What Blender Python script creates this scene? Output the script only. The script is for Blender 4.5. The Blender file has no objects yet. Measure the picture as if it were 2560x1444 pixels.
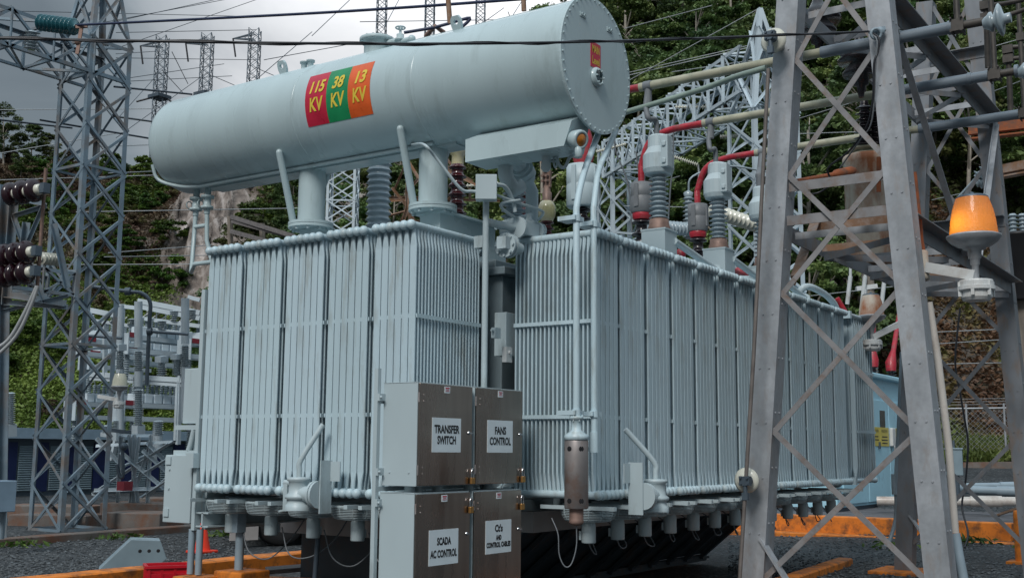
import bpy, math, random
import numpy as np
from mathutils import Vector, Matrix
random.seed(7); np.random.seed(7)
SC = bpy.context.scene; COL = SC.collection

# ------------------------------------------------------------------ camera
FPX, CZ = 2837.0, 1.65                      # focal length in photo pixels, eye height
_y, _p, _r = math.radians(34.2), math.radians(8.1), math.radians(0.46)
FW = Vector((math.cos(_y)*math.cos(_p), math.sin(_y)*math.cos(_p), math.sin(_p)))
_rt = Vector((math.sin(_y), -math.cos(_y), 0)); _up = _rt.cross(FW)
RT = _rt*math.cos(_r) + _up*math.sin(_r); UP = -_rt*math.sin(_r) + _up*math.cos(_r)
EYE = Vector((0, 0, CZ))
cd = bpy.data.cameras.new('camera'); cam = bpy.data.objects.new('camera', cd); COL.objects.link(cam)
cd.sensor_width = 36; cd.lens = FPX/2560*36; cd.clip_start = 0.1; cd.clip_end = 3000
cam.matrix_world = Matrix(((RT.x, UP.x, -FW.x, EYE.x), (RT.y, UP.y, -FW.y, EYE.y), (RT.z, UP.z, -FW.z, EYE.z), (0, 0, 0, 1)))
SC.camera = cam

# ------------------------------------------------------------------ world + sun (overcast)
SUN_AZ, SUN_EL = math.radians(193), math.radians(42)    # azimuth as angle from +X: behind the camera, to its left
W = bpy.data.worlds.new('World'); SC.world = W; W.use_nodes = True
nt = W.node_tree; nt.nodes.clear()
def wn(t, **k):
    n = nt.nodes.new(t)
    for a, v in k.items(): setattr(n, a, v)
    return n
sky = wn('ShaderNodeTexSky', sky_type='NISHITA', sun_disc=False, sun_elevation=SUN_EL, sun_rotation=math.pi/2-SUN_AZ)
sky.air_density = 1.2; sky.dust_density = 2.5
skyb = wn('ShaderNodeBackground'); skyb.inputs[1].default_value = 0.06
tc = wn('ShaderNodeTexCoord'); mp = wn('ShaderNodeMapping'); mp.inputs['Scale'].default_value = (1.3, 1.3, 2.6)
nz = wn('ShaderNodeTexNoise'); nz.inputs['Scale'].default_value = 2.6; nz.inputs['Detail'].default_value = 8; nz.inputs['Roughness'].default_value = 0.55
nz.inputs['Distortion'].default_value = 0.4
bright = (FW + RT*(-60/FPX) + UP*(640/FPX)).normalized()      # where the cloud deck is thinnest
dp = wn('ShaderNodeVectorMath', operation='DOT_PRODUCT'); dp.inputs[1].default_value = bright
mr = wn('ShaderNodeMapRange'); mr.inputs['From Min'].default_value = 0.935; mr.inputs['From Max'].default_value = 0.999
ad = wn('ShaderNodeMath', operation='MULTIPLY_ADD'); ad.inputs[1].default_value = 0.55
cr = wn('ShaderNodeValToRGB'); e = cr.color_ramp.elements
e[0].position = 0.18; e[0].color = (0.085, 0.105, 0.12, 1); e[1].position = 0.88; e[1].color = (0.80, 0.80, 0.81, 1)
n2 = e.new(0.45); n2.color = (0.165, 0.195, 0.215, 1); n3 = e.new(0.66); n3.color = (0.38, 0.40, 0.42, 1)
clb = wn('ShaderNodeBackground'); clb.inputs[1].default_value = 1.0
addb = wn('ShaderNodeMixShader'); addb.inputs[0].default_value = 0.88; out = wn('ShaderNodeOutputWorld')      # cloud cover
L = nt.links.new
L(tc.outputs['Generated'], mp.inputs[0]); L(mp.outputs[0], nz.inputs['Vector'])
L(tc.outputs['Generated'], dp.inputs[0]); L(dp.outputs['Value'], mr.inputs['Value'])
mm = wn('ShaderNodeMath', operation='MULTIPLY'); mm.inputs[1].default_value = 0.60
L(mr.outputs[0], mm.inputs[0]); L(nz.outputs[0], ad.inputs[0]); L(mm.outputs[0], ad.inputs[2])
L(ad.outputs[0], cr.inputs[0]); L(cr.outputs[0], clb.inputs[0])
sx = wn('ShaderNodeSeparateXYZ'); ze = wn('ShaderNodeMapRange'); ze.inputs['From Min'].default_value = 0.34; ze.inputs['From Max'].default_value = 0.95; ze.inputs['To Min'].default_value = 1.05; ze.inputs['To Max'].default_value = 6.2
L(tc.outputs['Generated'], sx.inputs[0]); L(sx.outputs[2], ze.inputs['Value']); L(ze.outputs[0], clb.inputs[1])      # an overcast sky is brightest overhead
L(sky.outputs[0], skyb.inputs[0]); L(skyb.outputs[0], addb.inputs[1]); L(clb.outputs[0], addb.inputs[2]); L(addb.outputs[0], out.inputs[0])
sl = bpy.data.lights.new('sun', 'SUN'); sl.energy = 1.5; sl.angle = math.radians(18); sl.color = (1, 0.97, 0.93)
so = bpy.data.objects.new('sun', sl); COL.objects.link(so)
sd = Vector((math.cos(SUN_AZ)*math.cos(SUN_EL), math.sin(SUN_AZ)*math.cos(SUN_EL), math.sin(SUN_EL)))
so.rotation_euler = sd.to_track_quat('Z', 'Y').to_euler(); so.location = (0, 0, 40)
SC.view_settings.view_transform = 'Standard'; SC.view_settings.look = 'None'
SC.view_settings.exposure = 0.42; SC.view_settings.gamma = 1

# ------------------------------------------------------------------ helpers
def V(*a): return Vector(a)
def ray(px, py): return RT*((px-1280)/FPX) + UP*((722-py)/FPX) + FW
def at(px, py, X=None, Y=None, Z=None, D=None):
    """the point of the yard behind photo pixel (px,py) on the plane X=, Y=, Z= or at depth D"""
    d = ray(px, py)
    t = D if D is not None else X/d.x if X is not None else Y/d.y if Y is not None else (Z-CZ)/d.z
    return EYE + d*t
def hor(px): return 1116.0 + 0.0081*px
WL = {}                                      # world location of every parent
class MB:
    def __init__(s): s.v = []; s.f = []; s.sm = []; s.mi = []; s.m = 0
    def add(s, vs, fs, smooth=False):
        o = len(s.v); s.v += [tuple(v) for v in vs]
        for f in fs: s.f.append(tuple(i+o for i in f)); s.sm.append(smooth); s.mi.append(s.m)
        return s
    def box(s, c, size, ax=None):
        c = Vector(c); hx, hy, hz = size[0]/2, size[1]/2, size[2]/2
        X, Y, Z = ax if ax else (V(1,0,0), V(0,1,0), V(0,0,1))
        vs = [c + X*(hx*i) + Y*(hy*j) + Z*(hz*k) for k in (-1,1) for j in (-1,1) for i in (-1,1)]
        return s.add(vs, [(0,2,3,1),(4,5,7,6),(0,1,5,4),(2,6,7,3),(0,4,6,2),(1,3,7,5)])
    def b2(s, a, b):
        a = Vector(a); b = Vector(b); d = b-a
        return s.box((a+b)/2, (abs(d.x), abs(d.y), abs(d.z)))
    def bar(s, p, q, w, h, up=(0,0,1)):       # rectangular bar: w sideways, h along up
        p = Vector(p); q = Vector(q); d = q-p; l = d.length
        if l < 1e-6: return s
        X = d/l; Y = Vector(up).cross(X)
        if Y.length < 1e-3: Y = V(1,0,0).cross(X)
        Y.normalize(); Z = X.cross(Y)
        return s.box((p+q)/2, (l, w, h), (X, Y, Z))
    def ang(s, p, q, w, d1, d2, t=None):      # steel angle with flanges towards d1 and d2
        p = Vector(p); q = Vector(q); X = (q-p); l = X.length
        if l < 1e-6: return s
        X /= l; t = t or w*0.11
        d1 = Vector(d1); d1 = (d1 - X*d1.dot(X)).normalized(); d2 = Vector(d2); d2 = d2 - X*d2.dot(X) - d1*d2.dot(d1)
        if d2.length < 1e-4: d2 = X.cross(d1)
        d2.normalize(); c = (p+q)/2
        s.box(c + d1*w/2 + d2*t/2, (l, w, t), (X, d1, d2))
        return s.box(c + d2*(w+t)/2 + d1*t/2, (l, t, w-t), (X, d1, d2))
    def tube(s, pts, r, n=8, cap=True):
        pts = [Vector(p) for p in pts]; k = len(pts)
        rs = r if isinstance(r, (list, tuple)) else [r]*k
        T = [(pts[min(i+1,k-1)] - pts[max(i-1,0)]).normalized() for i in range(k)]
        u = T[0].orthogonal().normalized(); vs = []
        for i in range(k):
            u = (u - T[i]*u.dot(T[i])).normalized(); w = T[i].cross(u)
            vs += [pts[i] + (u*math.cos(2*math.pi*j/n) + w*math.sin(2*math.pi*j/n))*rs[i] for j in range(n)]
        fs = [(i*n+j, i*n+(j+1)%n, (i+1)*n+(j+1)%n, (i+1)*n+j) for i in range(k-1) for j in range(n)]
        s.add(vs, fs, True)
        if cap:
            s.add(vs[:n], [tuple(range(n-1,-1,-1))]); s.add(vs[-n:], [tuple(range(n))])
        return s
    def lathe(s, prof, base=(0,0,0), axis=(0,0,1), n=20, smooth=True):
        base = Vector(base); A = Vector(axis).normalized(); u = A.orthogonal().normalized(); w = A.cross(u)
        vs = [base + A*z + (u*math.cos(2*math.pi*j/n) + w*math.sin(2*math.pi*j/n))*max(r,1e-4) for r, z in prof for j in range(n)]
        k = len(prof)
        s.add(vs, [(i*n+j, i*n+(j+1)%n, (i+1)*n+(j+1)%n, (i+1)*n+j) for i in range(k-1) for j in range(n)], smooth)
        if prof[0][0] > 2e-3: s.add(vs[:n], [tuple(range(n-1,-1,-1))])
        if prof[-1][0] > 2e-3: s.add(vs[-n:], [tuple(range(n))])
        return s
    def ball(s, c, r, n=10, sq=1.0):
        return s.lathe([(r*math.sin(math.pi*i/6), -r*sq*math.cos(math.pi*i/6)) for i in range(7)], c, n=n)
    def ring(s, c, R, r, axis=(0,0,1), n=24, m=5):
        A = Vector(axis).normalized(); u = A.orthogonal().normalized(); w = A.cross(u); c = Vector(c); vs = []
        for i in range(n):
            a = 2*math.pi*i/n; e = u*math.cos(a) + w*math.sin(a)
            for j in range(m):
                b = 2*math.pi*j/m; vs.append(c + e*(R + r*math.cos(b)) + A*(r*math.sin(b)))
        return s.add(vs, [(i*m+j, ((i+1)%n)*m+j, ((i+1)%n)*m+(j+1)%m, i*m+(j+1)%m) for i in range(n) for j in range(m)], True)
    def sheds(s, p, q, n, rc, rs, seg=18, taper=1.0, alt=1.0):      # ribbed insulator from p to q
        p = Vector(p); q = Vector(q); h = (q-p).length; st = h/n; prof = []
        for i in range(n):
            k = 1 + (taper-1)*i/max(n-1,1); z = i*st; R = rs*k*(alt if i % 2 else 1)
            prof += [(rc*k, z), (rc*k, z+st*.36), (R*.95, z+st*.43), (R, z+st*.48), (R*.94, z+st*.55), (rc*k*1.10, z+st*.74)]
        prof.append((rc*taper, h))
        return s.lathe(prof, p, q-p, seg)
    def build(s, name, mat, parent=None, origin=None):
        mats = mat if isinstance(mat, (list, tuple)) else [mat]
        a = np.array(s.v, dtype=np.float64).reshape(-1, 3)
        if parent is not None: o = WL[parent]
        elif origin is not None: o = Vector(origin)
        else:
            lo = a.min(0); hi = a.max(0); o = V((lo[0]+hi[0])/2, (lo[1]+hi[1])/2, lo[2])
        a = a - np.array(o)
        me = bpy.data.meshes.new(name); me.from_pydata(a.tolist(), [], s.f)
        me.polygons.foreach_set('use_smooth', s.sm); me.polygons.foreach_set('material_index', s.mi)
        for m in mats: me.materials.append(m)
        me.update()
        ob = bpy.data.objects.new(name, me); COL.objects.link(ob)
        if parent is not None: ob.parent = parent
        else: ob.location = o
        WL[ob] = o
        return ob
def bevel(ob, w=0.006, seg=2):
    m = ob.modifiers.new('bevel', 'BEVEL'); m.width = w; m.segments = seg; m.limit_method = 'ANGLE'; m.angle_limit = math.radians(50)
    return ob
def tag(o, label, cat, group=None, kind=None):
    if label: o['label'] = label
    if cat: o['category'] = cat
    if group: o['group'] = group
    if kind: o['kind'] = kind
    return o
def thing(name, label, cat, loc=(0,0,0), group=None):
    o = bpy.data.objects.new(name, None); COL.objects.link(o); o.location = loc; o.empty_display_size = 0.3
    WL[o] = Vector(loc); return tag(o, label, cat, group)
def dup(root, loc, rotz=0, label=None, group=None, scale=None):
    r = root.copy(); COL.objects.link(r); r.location = loc; r.rotation_euler = (0, 0, rotz)
    if scale: r.scale = scale
    if label: r['label'] = label
    if group: r['group'] = group
    for ch in list(root.children):
        c = ch.copy(); COL.objects.link(c); c.parent = r
        for g in list(ch.children):
            d = g.copy(); COL.objects.link(d); d.parent = c
    return r
def bez(pts, n=6):                           # smooth path through the points (Catmull-Rom)
    P = [Vector(p) for p in pts]; P = [P[0]*2-P[1]] + P + [P[-1]*2-P[-2]]; o = []
    for i in range(1, len(P)-2):
        for k in range(n):
            t = k/n; a, b, c, d = P[i-1:i+3]
            o.append(0.5*((2*b) + (c-a)*t + (2*a-5*b+4*c-d)*t*t + (3*b-a-3*c+d)*t*t*t))
    o.append(P[-2]); return o
def text_mesh(txt, size, shear=0, wide=1.0, bold=0.0, fit=None):
    cu = bpy.data.curves.new('lettering', 'FONT'); cu.body = txt; cu.size = size; cu.align_x = 'CENTER'; cu.align_y = 'CENTER'
    cu.shear = shear; cu.space_line = 0.95; cu.offset = bold; cu.resolution_u = 3
    ob = bpy.data.objects.new('lettering', cu); COL.objects.link(ob)
    dg = bpy.context.evaluated_depsgraph_get(); me = bpy.data.meshes.new_from_object(ob.evaluated_get(dg))
    if fit: xs = [v.co.x for v in me.vertices]; wide = fit/(max(xs)-min(xs))
    vs = [(v.co.x*wide, v.co.y) for v in me.vertices]; fs = [tuple(p.vertices) for p in me.polygons]
    bpy.data.objects.remove(ob); bpy.data.meshes.remove(me); bpy.data.curves.remove(cu)
    return vs, fs

# ------------------------------------------------------------------ materials
def mat(name, col, rough=0.5, metal=0.0, var=0.12, scale=3.0, bump=0.0, bscale=40, dirt=None, dscale=2.0, damt=0.3, stretch=None, spec=0.5, coat=0.0, trans=0.0, emit=None, obj_var=0.0, rvar=0.12, fine=0.0):
    m = bpy.data.materials.new(name); m.use_nodes = True; t = m.node_tree; N = t.nodes; K = t.links.new
    b = N['Principled BSDF']; b.inputs['Roughness'].default_value = rough; b.inputs['Metallic'].default_value = metal
    b.inputs['Specular IOR Level'].default_value = spec; b.inputs['Coat Weight'].default_value = coat
    if trans: b.inputs['Transmission Weight'].default_value = trans
    c = N.new('ShaderNodeTexCoord'); mpn = N.new('ShaderNodeMapping'); K(c.outputs['Object'], mpn.inputs[0])
    if stretch: mpn.inputs['Scale'].default_value = stretch
    n1 = N.new('ShaderNodeTexNoise'); n1.inputs['Scale'].default_value = scale; n1.inputs['Detail'].default_value = 6; K(mpn.outputs[0], n1.inputs['Vector'])
    r1 = N.new('ShaderNodeMapRange'); r1.inputs['From Min'].default_value = 0.3; r1.inputs['From Max'].default_value = 0.7
    r1.inputs['To Min'].default_value = 1-var; r1.inputs['To Max'].default_value = 1+var; K(n1.outputs[0], r1.inputs['Value'])
    mx = N.new('ShaderNodeVectorMath'); mx.operation = 'SCALE'; mx.inputs[0].default_value = col[:3]; K(r1.outputs[0], mx.inputs['Scale'])
    last = mx.outputs[0]
    if fine:
        nf = N.new('ShaderNodeTexNoise'); nf.inputs['Scale'].default_value = bscale; nf.inputs['Detail'].default_value = 3; K(c.outputs['Object'], nf.inputs['Vector'])
        rf = N.new('ShaderNodeMapRange'); rf.inputs['From Min'].default_value = 0.3; rf.inputs['From Max'].default_value = 0.7
        rf.inputs['To Min'].default_value = 1-fine; rf.inputs['To Max'].default_value = 1+fine; K(nf.outputs[0], rf.inputs['Value'])
        mf = N.new('ShaderNodeVectorMath'); mf.operation = 'SCALE'; K(last, mf.inputs[0]); K(rf.outputs[0], mf.inputs['Scale']); last = mf.outputs[0]
    if dirt:
        n3 = N.new('ShaderNodeTexNoise'); n3.inputs['Scale'].default_value = dscale; n3.inputs['Detail'].default_value = 9; n3.inputs['Roughness'].default_value = 0.65; K(mpn.outputs[0], n3.inputs['Vector'])
        r3 = N.new('ShaderNodeMapRange'); r3.inputs['From Min'].default_value = 0.62-damt*0.45; r3.inputs['From Max'].default_value = 0.80-damt*0.45; K(n3.outputs[0], r3.inputs['Value'])
        md = N.new('ShaderNodeMix'); md.data_type = 'RGBA'; K(r3.outputs[0], md.inputs[0]); K(last, md.inputs[6]); md.inputs[7].default_value = (*dirt, 1); last = md.outputs[2]
    if obj_var:
        oi = N.new('ShaderNodeObjectInfo'); hs = N.new('ShaderNodeHueSaturation'); ro = N.new('ShaderNodeMapRange')
        ro.inputs['To Min'].default_value = 1-obj_var; ro.inputs['To Max'].default_value = 1+obj_var; K(oi.outputs['Random'], ro.inputs['Value'])
        K(ro.outputs[0], hs.inputs['Value']); rh = N.new('ShaderNodeMapRange'); rh.inputs['To Min'].default_value = 0.46 if obj_var > .1 else 0.497; rh.inputs['To Max'].default_value = 0.54 if obj_var > .1 else 0.503
        m7 = N.new('ShaderNodeMath'); m7.operation = 'MULTIPLY'; m7.inputs[1].default_value = 7.13; m8 = N.new('ShaderNodeMath'); m8.operation = 'FRACT'
        K(oi.outputs['Random'], m7.inputs[0]); K(m7.outputs[0], m8.inputs[0]); K(m8.outputs[0], rh.inputs['Value']); K(rh.outputs[0], hs.inputs['Hue'])
        K(last, hs.inputs['Color']); last = hs.outputs[0]
    K(last, b.inputs['Base Color'])
    if rvar:
        r2 = N.new('ShaderNodeMapRange'); r2.inputs['From Min'].default_value = 0.3; r2.inputs['From Max'].default_value = 0.7
        r2.inputs['To Min'].default_value = max(0.02, rough-rvar); r2.inputs['To Max'].default_value = min(1, rough+rvar); K(n1.outputs[0], r2.inputs['Value']); K(r2.outputs[0], b.inputs['Roughness'])
    if bump:
        n4 = N.new('ShaderNodeTexNoise'); n4.inputs['Scale'].default_value = bscale; n4.inputs['Detail'].default_value = 4; K(mpn.outputs[0], n4.inputs['Vector'])
        bp = N.new('ShaderNodeBump'); bp.inputs['Strength'].default_value = bump; bp.inputs['Distance'].default_value = 0.02; K(n4.outputs[0], bp.inputs['Height']); K(bp.outputs[0], b.inputs['Normal'])
    if emit: b.inputs['Emission Color'].default_value = (*emit[:3], 1); b.inputs['Emission Strength'].default_value = emit[3]
    return m
M = {}
M['paint'] = mat('grey_paint', (0.43, 0.515, 0.545), 0.38, var=0.06, scale=1.3, dirt=(0.24, 0.28, 0.28), dscale=3.5, damt=0.12, stretch=(1, 1, 0.35), bump=0.03, bscale=6)
M['tank'] = mat('tank_paint', (0.435, 0.54, 0.565), 0.30, var=0.05, scale=1.0, dirt=(0.34, 0.42, 0.43), dscale=1.8, damt=0.13, stretch=(1.2, 2.6, .6), bump=0.04, bscale=3)
M['fin'] = mat('radiator_paint', (0.475, 0.60, 0.655), 0.40, var=0.08, scale=2.5, stretch=(1, 1, 0.2), dirt=(0.33, 0.38, 0.38), dscale=7, damt=0.22, obj_var=0.055)
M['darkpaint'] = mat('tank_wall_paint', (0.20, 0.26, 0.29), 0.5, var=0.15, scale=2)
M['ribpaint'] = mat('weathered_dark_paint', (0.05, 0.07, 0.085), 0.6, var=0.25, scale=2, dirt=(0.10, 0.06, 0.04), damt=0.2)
M['galv'] = mat('galvanised_steel', (0.34, 0.36, 0.385), 0.5, 0.35, var=0.16, scale=5, dirt=(0.31, 0.295, 0.29), dscale=9, damt=0.2, bump=0.05, bscale=18, stretch=(1, 1, 0.4), fine=0.08)
M['galvshade'] = mat('shaded_galvanised_steel', (0.19, 0.205, 0.225), 0.5, 0.4, var=0.18, scale=5, dirt=(0.22, 0.17, 0.14), dscale=6, damt=0.25, stretch=(1, 1, 0.4))  # galvanised steel darkened in colour to give the rear frames and platforms their shade
M['galvblue'] = mat('cool_galvanised_steel', (0.21, 0.285, 0.345), 0.5, 0.3, var=0.2, scale=2, dirt=(0.22, 0.19, 0.17), dscale=1.4, damt=0.35)
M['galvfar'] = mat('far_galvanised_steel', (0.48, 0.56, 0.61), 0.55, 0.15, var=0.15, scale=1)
M['galvdark'] = mat('dark_steel', (0.09, 0.12, 0.15), 0.5, 0.4, var=0.2, scale=1)
M['rusty'] = mat('rusty_steel', (0.30, 0.17, 0.10), 0.75, 0.1, var=0.25, scale=3, dirt=(0.36, 0.28, 0.24), dscale=5, damt=0.4, bump=0.1)
M['fitting'] = mat('dark_fitting', (0.075, 0.068, 0.062), 0.55, 0.4, var=0.3, scale=9)
M['rust'] = mat('rust_orange', (0.32, 0.09, 0.03), 0.8, 0.0, var=0.3, scale=6, dirt=(0.18, 0.08, 0.05), dscale=7, damt=0.4, bump=0.1)
M['rusttank'] = mat('rusted_white_paint', (0.55, 0.50, 0.42), 0.6, var=0.1, scale=3, dirt=(0.33, 0.12, 0.05), dscale=2.4, damt=0.48, stretch=(1, 1, 0.45))
M['steel'] = mat('brushed_stainless', (0.36, 0.305, 0.27), 0.28, 1.0, var=0.13, scale=2.0, stretch=(3.5, 3.5, 0.3), rvar=0.08, bump=0.008, bscale=3)  # vertical streaks and warm tone in the colour stand in for door reflections
M['chrome'] = mat('bright_metal', (0.62, 0.63, 0.65), 0.22, 1.0, var=0.1)
M['can'] = mat('dull_stainless', (0.42, 0.38, 0.37), 0.42, 0.75, var=0.14, scale=4, dirt=(0.35, 0.22, 0.17), dscale=3, damt=0.3)
M['brass'] = mat('brass', (0.50, 0.27, 0.09), 0.4, 0.8, var=0.15)
M['white'] = mat('white_sign', (0.72, 0.80, 0.84), 0.5, var=0.04, scale=6)
M['black'] = mat('black_lettering', (0.012, 0.012, 0.014), 0.5, var=0.1)
M['red'] = mat('red_vinyl', (0.50, 0.014, 0.045), 0.34, var=0.14, scale=7, coat=0.2)
M['fadedred'] = mat('faded_red', (0.26, 0.03, 0.045), 0.5, var=0.1)
M['green'] = mat('green_vinyl', (0.008, 0.24, 0.085), 0.34, var=0.14, scale=7, coat=0.2)
M['orange'] = mat('orange_vinyl', (0.72, 0.11, 0.018), 0.34, var=0.14, scale=7, coat=0.2)
M['yellow'] = mat('yellow_lettering', (0.72, 0.55, 0.06), 0.4, var=0.05)
M['redtape'] = mat('red_rubber', (0.38, 0.016, 0.032), 0.42, var=0.25, scale=8, coat=0.1, bump=0.3, bscale=22, dirt=(0.26, 0.06, 0.06), dscale=9, damt=0.3)
M['porc'] = mat('grey_porcelain', (0.30, 0.37, 0.41), 0.28, var=0.08, coat=0.3)
M['porcl'] = mat('light_grey_porcelain', (0.40, 0.48, 0.53), 0.3, var=0.06, coat=0.3)
M['brown'] = mat('brown_porcelain', (0.060, 0.010, 0.013), 0.2, var=0.25, scale=4, coat=0.25)
M['dkbrown'] = mat('dark_porcelain', (0.018, 0.014, 0.018), 0.25, var=0.3, coat=0.15)
M['maroon'] = mat('maroon_porcelain', (0.022, 0.007, 0.012), 0.22, var=0.3, coat=0.2)
M['capwhite'] = mat('capacitor_paint', (0.60, 0.69, 0.75), 0.45, var=0.08)
M['brace'] = mat('shaded_stained_steel', (0.25, 0.245, 0.25), 0.55, 0.3, var=0.15, scale=5, dirt=(0.2, 0.15, 0.125), dscale=6, damt=0.3)  # darker, browner base paints in the shade on the braces; stain patches over it
M['cream'] = mat('cream_porcelain', (0.60, 0.60, 0.52), 0.3, var=0.07, coat=0.3, dirt=(0.4, 0.38, 0.32), damt=0.15)
M['glassbulb'] = mat('yellowed_oil_glass', (0.42, 0.38, 0.19), 0.25, var=0.25, scale=5, coat=0.6, dirt=(0.55, 0.5, 0.36), damt=0.3)
M['teal'] = mat('teal_glass', (0.03, 0.14, 0.17), 0.2, var=0.2, coat=0.4)
M['buspipe'] = mat('bus_pipe', (0.37, 0.36, 0.27), 0.55, var=0.2, scale=2.5, dirt=(0.26, 0.27, 0.2), damt=0.35, dscale=4)
M['greenpipe'] = mat('green_grey_pipe', (0.24, 0.31, 0.27), 0.5, var=0.15)
M['greypipe'] = mat('bus_sleeve', (0.16, 0.20, 0.24), 0.5, var=0.12)
M['copper'] = mat('weathered_copper', (0.26, 0.17, 0.14), 0.6, 0.4, var=0.25, scale=8)
M['cable'] = mat('black_cable', (0.02, 0.022, 0.028), 0.5, var=0.15)
M['bluecable'] = mat('dark_blue_cable', (0.02, 0.03, 0.075), 0.5, var=0.15)
M['greycable'] = mat('grey_cable', (0.15, 0.165, 0.18), 0.6, var=0.1)
M['amber'] = mat('amber_gauge_glass', (0.42, 0.14, 0.01), 0.12, var=0.5, scale=6, coat=0.7)
M['darkglass'] = mat('dark_gauge_glass', (0.02, 0.05, 0.06), 0.08, var=0.4, scale=9, coat=0.8)
M['okerb'] = mat('orange_kerb_paint', (0.68, 0.20, 0.02), 0.65, var=0.2, scale=3, dirt=(0.20, 0.075, 0.025), dscale=5, damt=0.36, bump=0.15, bscale=25)
M['concrete'] = mat('dirty_concrete', (0.14, 0.125, 0.115), 0.85, var=0.25, scale=3, dirt=(0.16, 0.08, 0.05), dscale=2, damt=0.4, bump=0.2)
M['slab'] = mat('grey_slab', (0.10, 0.10, 0.11), 0.8, var=0.3, scale=1.5, bump=0.2, dirt=(0.05, 0.05, 0.05))
M['wood'] = mat('weathered_wood', (0.14, 0.13, 0.13), 0.85, var=0.3, scale=2, stretch=(1, 8, 8), bump=0.3, bscale=12)
M['woodpole'] = mat('pole_wood', (0.22, 0.19, 0.16), 0.85, var=0.3, scale=3, stretch=(6, 6, 0.5), bump=0.3)
M['cone'] = mat('cone_orange', (0.75, 0.05, 0.02), 0.45, var=0.08)
M['crate'] = mat('red_plastic', (0.55, 0.01, 0.025), 0.4, var=0.1)
M['blue'] = mat('deep_blue_paint', (0.008, 0.017, 0.075), 0.45, var=0.15)
M['ltblue'] = mat('switchgear_blue', (0.38, 0.64, 0.76), 0.45, var=0.06, scale=1, dirt=(0.2, 0.34, 0.42), damt=0.12)
M['fascia'] = mat('blue_grey_fascia', (0.25, 0.35, 0.44), 0.5, var=0.1)
M['louvre'] = mat('louvre_grey', (0.20, 0.27, 0.31), 0.5, var=0.1)
M['tyre'] = mat('tyre_rubber', (0.012, 0.012, 0.013), 0.8, var=0.2)
M['dull'] = mat('dull_pale_panel', (0.36, 0.34, 0.33), 0.55, var=0.2, scale=2)
M['pvc'] = mat('pvc_pipe', (0.55, 0.52, 0.48), 0.4, var=0.12, dirt=(0.35, 0.28, 0.24), damt=0.2)
M['conduit'] = mat('grey_conduit', (0.24, 0.31, 0.36), 0.45, var=0.1)
M['lampwhite'] = mat('white_lamp_paint', (0.58, 0.60, 0.60), 0.4, var=0.08, dirt=(0.42, 0.38, 0.34), damt=0.15)
M['lampglass'] = mat('pale_lamp_glass', (0.55, 0.55, 0.44), 0.2, var=0.1, coat=0.4)
M['rod'] = mat('weathered_rod', (0.17, 0.15, 0.14), 0.6, 0.3, var=0.25, scale=6)
M['rock'] = mat('cliff_rock', (0.25, 0.23, 0.21), 0.9, var=0.4, scale=2, bump=0.6, bscale=6)
M['bark'] = mat('tree_bark', (0.34, 0.31, 0.27), 0.9, var=0.3, scale=4, bump=0.3)
M['wire'] = mat('line_conductor', (0.05, 0.065, 0.085), 0.5, 0.3, var=0.1)
M['palewire'] = mat('aluminium_conductor', (0.40, 0.42, 0.43), 0.5, 0.3, var=0.1)
M['labelyel'] = mat('yellow_placard', (0.55, 0.46, 0.10), 0.5, var=0.05)
M['perf'] = mat('perforated_grey_guard', (0.16, 0.17, 0.18), 0.55, var=0.15, scale=5, fine=0.3, bscale=260)
# warning lamp lens that gives off amber light through ribbed glass
M['lens'] = mat('orange_lens', (0.85, 0.36, 0.13), 0.28, var=0.12, scale=5, coat=0.5, bump=0.5, bscale=46, emit=(1.0, 0.22, 0.02, 0.03))
_t = M['lens'].node_tree; _tr = _t.nodes.new('ShaderNodeBsdfTranslucent'); _tr.inputs[0].default_value = (1.0, 0.50, 0.09, 1); _mx = _t.nodes.new('ShaderNodeMixShader'); _mx.inputs[0].default_value = 0.6
_t.links.new(_t.nodes['Principled BSDF'].outputs[0], _mx.inputs[1]); _t.links.new(_tr.outputs[0], _mx.inputs[2]); _t.links.new(_mx.outputs[0], _t.nodes['Material Output'].inputs[0])
M['filament'] = mat('lamp_glow', (1, 0.6, 0.1), 0.3, emit=(1.0, 0.70, 0.22, 3.0))

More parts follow.
